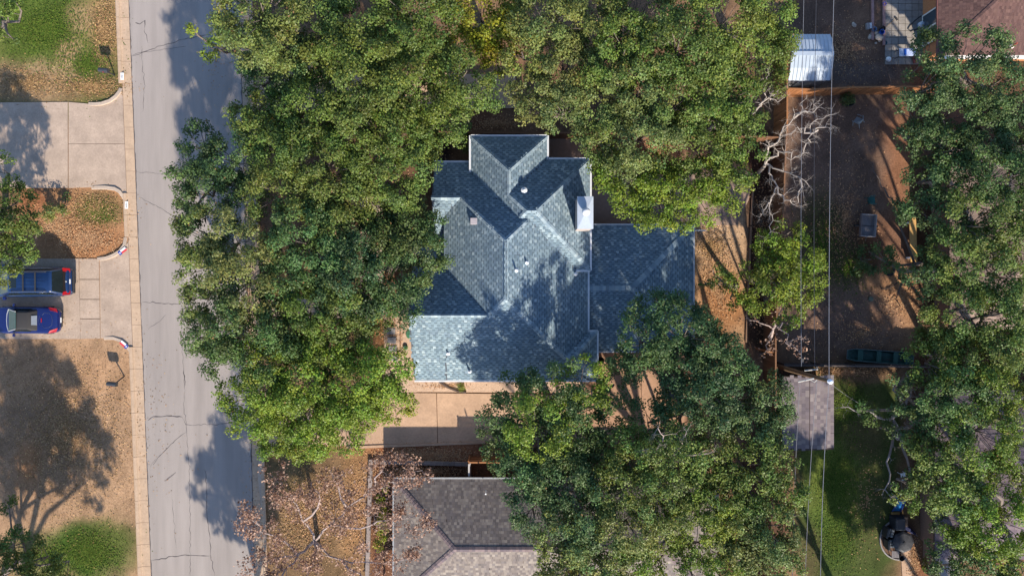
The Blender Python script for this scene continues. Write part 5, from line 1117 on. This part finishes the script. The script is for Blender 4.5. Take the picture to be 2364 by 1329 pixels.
t = thing('broom', 'broom lying on the patio', 'broom', P(2045, 62)); MB().tube([P(2044, 64, .08) - P(2045, 62), P(2065, 46, .08) - P(2045, 62)], .018, 6).obj('handle', M('broom_wood', L(150, 120, 84, .8)), t); MB().box((0, 0, .06), (.12, .28, .06)).obj('brush', m_dark, t, loc=P(2068, 44) - P(2045, 62), rz=.7)
t = thing('folding_table', 'folding table with pale blue cloth at the patio corner', 'table', P(2084, 128), .03)
MB().box((0, 0, .70), (1.2, .52, .04)).obj('tabletop', M('table_white', L(196, 206, 226, .85), rough=.6), t); MB().box((.12, -.03, .74), (.66, .48, .05)).obj('cloth', M('lilac_cloth', L(176, 190, 226, .85), rough=.8, var=.2, scale=8), t, bevel=.02)
MB().box((-.22, 0, .76), (.14, .4, .08)).obj('blue_box', M('blue_plastic'), t)
for sx in (-1, 1):
    for sy in (-1, 1): MB().tube([(sx * .54, sy * .22, .69), (sx * .58, sy * .24, 0)], .02, 6).obj('leg', m_dark, t)
t = thing('white_bag', 'white plastic bag beside the folding table', 'bag', P(2050, 138), .4); MB().lathe((0, 0, 0), [(.12, 0), (.19, .08), (.15, .18), (.04, .24)], 9).obj('bag', m_white, t); MB().box((0, 0, .25), (.05, .05, .06)).obj('knot', m_white, t)
t = thing('red_brick', 'single red brick by the folding table', 'brick', P(2110, 140), .2); MB().box((0, 0, .06), (.22, .42, .12)).obj('brick', M('red_brick_mat', L(164, 96, 84, .8), rough=.9), t); MB().box((0, .1, .123), (.08, .1, .012)).obj('frog', m_dark, t)

# fire pit corner, lower right
struct('pit_terrace', MB().prism(poly([(2076 + 44 * math.cos(a), 1245 + 46 * math.sin(a)) for a in np.linspace(0, 6.28, 24)[:-1]]), -.02, .03), M('brown_pavers', L(116, 88, 72, .75), rough=.9, var=.25, scale=5, bump=.4))
struct('garden_path', MB().prism(poly([(2078, 1255), (2100, 1255), (2106, 1329), (2112, 1400), (2086, 1400), (2082, 1320)]), -.02, .036), m_warm)
MB().tube([P(2076 + 44 * math.cos(a), 1245 + 46 * math.sin(a), .05) for a in np.linspace(1.2, 4.2, 16)], .06, 5).obj('stone_edging', m_stone, None, 'curved stone edging of the fire pit terrace', 'edging')
t = thing('fire_table', 'round black covered fire table between padded chairs', 'table', P(2076, 1244))
MB().lathe((0, 0, 0), [(.60, 0), (.72, .3), (.76, .55), (.6, .62), (.15, .66)], 8).obj('cover', M('black_cover', (.03, .032, .04), rough=.55, var=.3, scale=6), t, bevel=.04); MB().lathe((0, 0, .66), [(.1, 0), (.05, .05)], 8).obj('knob', m_dark, t)
def padded(label, px, py, rz):
    t = thing('padded_chair', label, 'chair', P(px, py), rz); m_c = M('grey_cushion', L(104, 110, 116, .8), rough=.8)
    MB().box((0, 0, .22), (.66, .62, .4)).obj('frame', m_dark, t, bevel=.04); MB().box((-.30, 0, .6), (.16, .66, .5)).obj('backrest', m_dark, t, bevel=.04)
    for i in range(2):
        for j in range(3): MB().box((-.08 + i * .26, -.19 + j * .19, .46), (.23, .17, .10)).obj('cushion', m_c, t, bevel=.04)
padded('upper padded grey patio chair beside the fire table', 2046, 1224, -.25); padded('lower padded grey patio chair beside the fire table', 2049, 1249, .05)
t = thing('side_table', 'small grey slatted table below the padded chairs', 'table', P(2060, 1274), -.05)
for k in range(5): MB().box((-.2 + k * .1, 0, .42), (.09, .46, .03)).obj('slat', m_gw, t)
for s_ in (-1, 1):
    for y in (-1, 1): MB().box((s_ * .2, y * .18, .2), (.04, .04, .4)).obj('leg', m_gw, t)
bucket('round black pot at the start of the garden path', 2076, 1284, .19, .34, m_dark, 'plant_pot')
t = thing('covered_grill', 'large square black covered grill above the fire table', 'grill', P(2063, 1200), .0); MB().box((0, 0, .5), (.68, .85, 1.0)).obj('cover', M('black_cover'), t, bevel=.08); MB().box((.5, .1, .35), (.3, .7, .7)).obj('side_cover', M('brown_cover', L(84, 72, 66), rough=.8), t, bevel=.05)
t = thing('fallen_umbrella', 'folded navy patio umbrella lying beside the grill', 'umbrella', P(2090, 1216)); d_ = P(2110, 1228, .3) - P(2078, 1206, .3)
MB().tube([Vector((-.5, .35, .3)), Vector((0, 0, .35)), Vector((.55, -.4, .25))], [.16, .20, .07], 8).obj('canopy', M('navy_cloth', L(26, 32, 70), rough=.8), t); MB().tube([Vector((.5, -.36, .26)), Vector((.8, -.58, .1))], .025, 6).obj('pole', m_gw, t)
t = thing('slide', 'blue plastic childrens slide under the oak', 'slide', P(2066, 1162)); m_sl = M('slide_blue', L(30, 132, 200, .85), rough=.4)
MB().add([(-.20, .50, .9), (.20, .50, .9), (.24, -.2, .35), (.26, -.45, .16), (-.26, -.45, .16), (-.24, -.2, .35)] + [(-.20, .50, .86), (.20, .50, .86), (.24, -.2, .30), (.26, -.45, .1), (-.26, -.45, .1), (-.24, -.2, .30)], [(0, 5, 2, 1), (5, 4, 3, 2), (6, 7, 8, 11), (11, 8, 9, 10), (4, 10, 9, 3)]).obj('chute', m_sl, t)
for s_ in (-1, 1): MB().tube([(s_ * .22, .52, .98), (s_ * .26, -.2, .45), (s_ * .28, -.46, .22)], .04, 6).obj('side_rail', M('slide_dark', L(20, 70, 150, .85), rough=.4), t); MB().tube([(s_ * .2, .5, .9), (s_ * .24, .75, 0)], .035, 6).obj('leg', m_sl, t)
MB().box((0, -.72, .05), (.55, .30, .1)).obj('landing_step', M('tan_plywood'), t)
t = thing('white_stool', 'small white step stool in the shade of the old oak', 'stool', P(2079, 1096), .2); MB().box((0, .12, .40), (.34, .26, .04)).obj('top_step', m_white, t); MB().box((.02, -.22, .2), (.36, .18, .04)).obj('lower_step', m_white, t)
for s_ in (-1, 1): MB().tube([(s_ * .16, .2, .4), (s_ * .18, .24, 0)], .02, 6).obj('leg', m_white, t); MB().tube([(s_ * .16, .0, .4), (s_ * .18, -.3, 0)], .02, 6).obj('leg', m_white, t)

# pergola and grill, lower centre
pg = thing('pergola', 'white slatted pergola glimpsed under the lower trees', 'pergola', P(1540, 1300)); g0 = Vector(pg.location)
for k in range(13):
    a, b = P(1482, 1256 + k * 7.6, 2.6), P(1604, 1256 + k * 7.6, 2.6); MB().box((0, 0, 0), (b.x - a.x, .05, .10)).obj('slat', m_white, pg, loc=(a + b) / 2 - g0)
for px in (1490, 1596):
    a, b = P(px, 1252, 2.5), P(px, 1352, 2.5); MB().box((0, 0, 0), (.08, a.y - b.y, .14)).obj('beam', m_white, pg, loc=(a + b) / 2 - g0)
    for py in (1256, 1346): q = P(px, py, 2.45); MB().box((0, 0, 1.22), (.1, .1, 2.44)).obj('post', m_white, pg, loc=Vector((q.x, q.y, 0)) - g0)
gr = thing('kettle_grill', 'grey kettle grill with black side shelf on the back patio', 'grill', P(1545, 886)); MB().lathe((0, 0, .65), [(.1, -.2), (.28, 0), (.30, .1), (.24, .24), (.08, .32)], 18).obj('kettle', M('grill_green', L(84, 100, 88, .8), rough=.35), gr, smooth=True); MB().box((0, .05, 1.0), (.18, .1, .05)).obj('handle', m_silver, gr)
MB().box((.05, -.62, .4), (.85, .7, .8)).obj('cabinet', M('blue_black', (.025, .035, .06), rough=.5), gr, bevel=.03)
for a in (0, 2.1, 4.2): MB().tube([(.18 * math.cos(a), .18 * math.sin(a), .5), (.3 * math.cos(a), .3 * math.sin(a), 0)], .02, 5).obj('leg', m_dark, gr)
fence([(1567, 870), (1567, 925)], 1.2, 'short low cedar screen beside the kettle grill', CED2)
# stick on the driveway
MB().tube([P(76, 697, .06), P(86, 701, .07), P(97, 703, .07)], [.02, .022, .03], 5).obj('stick', M('pale_arm'), None, 'bent pale stick lying between the two blue cars', 'stick')
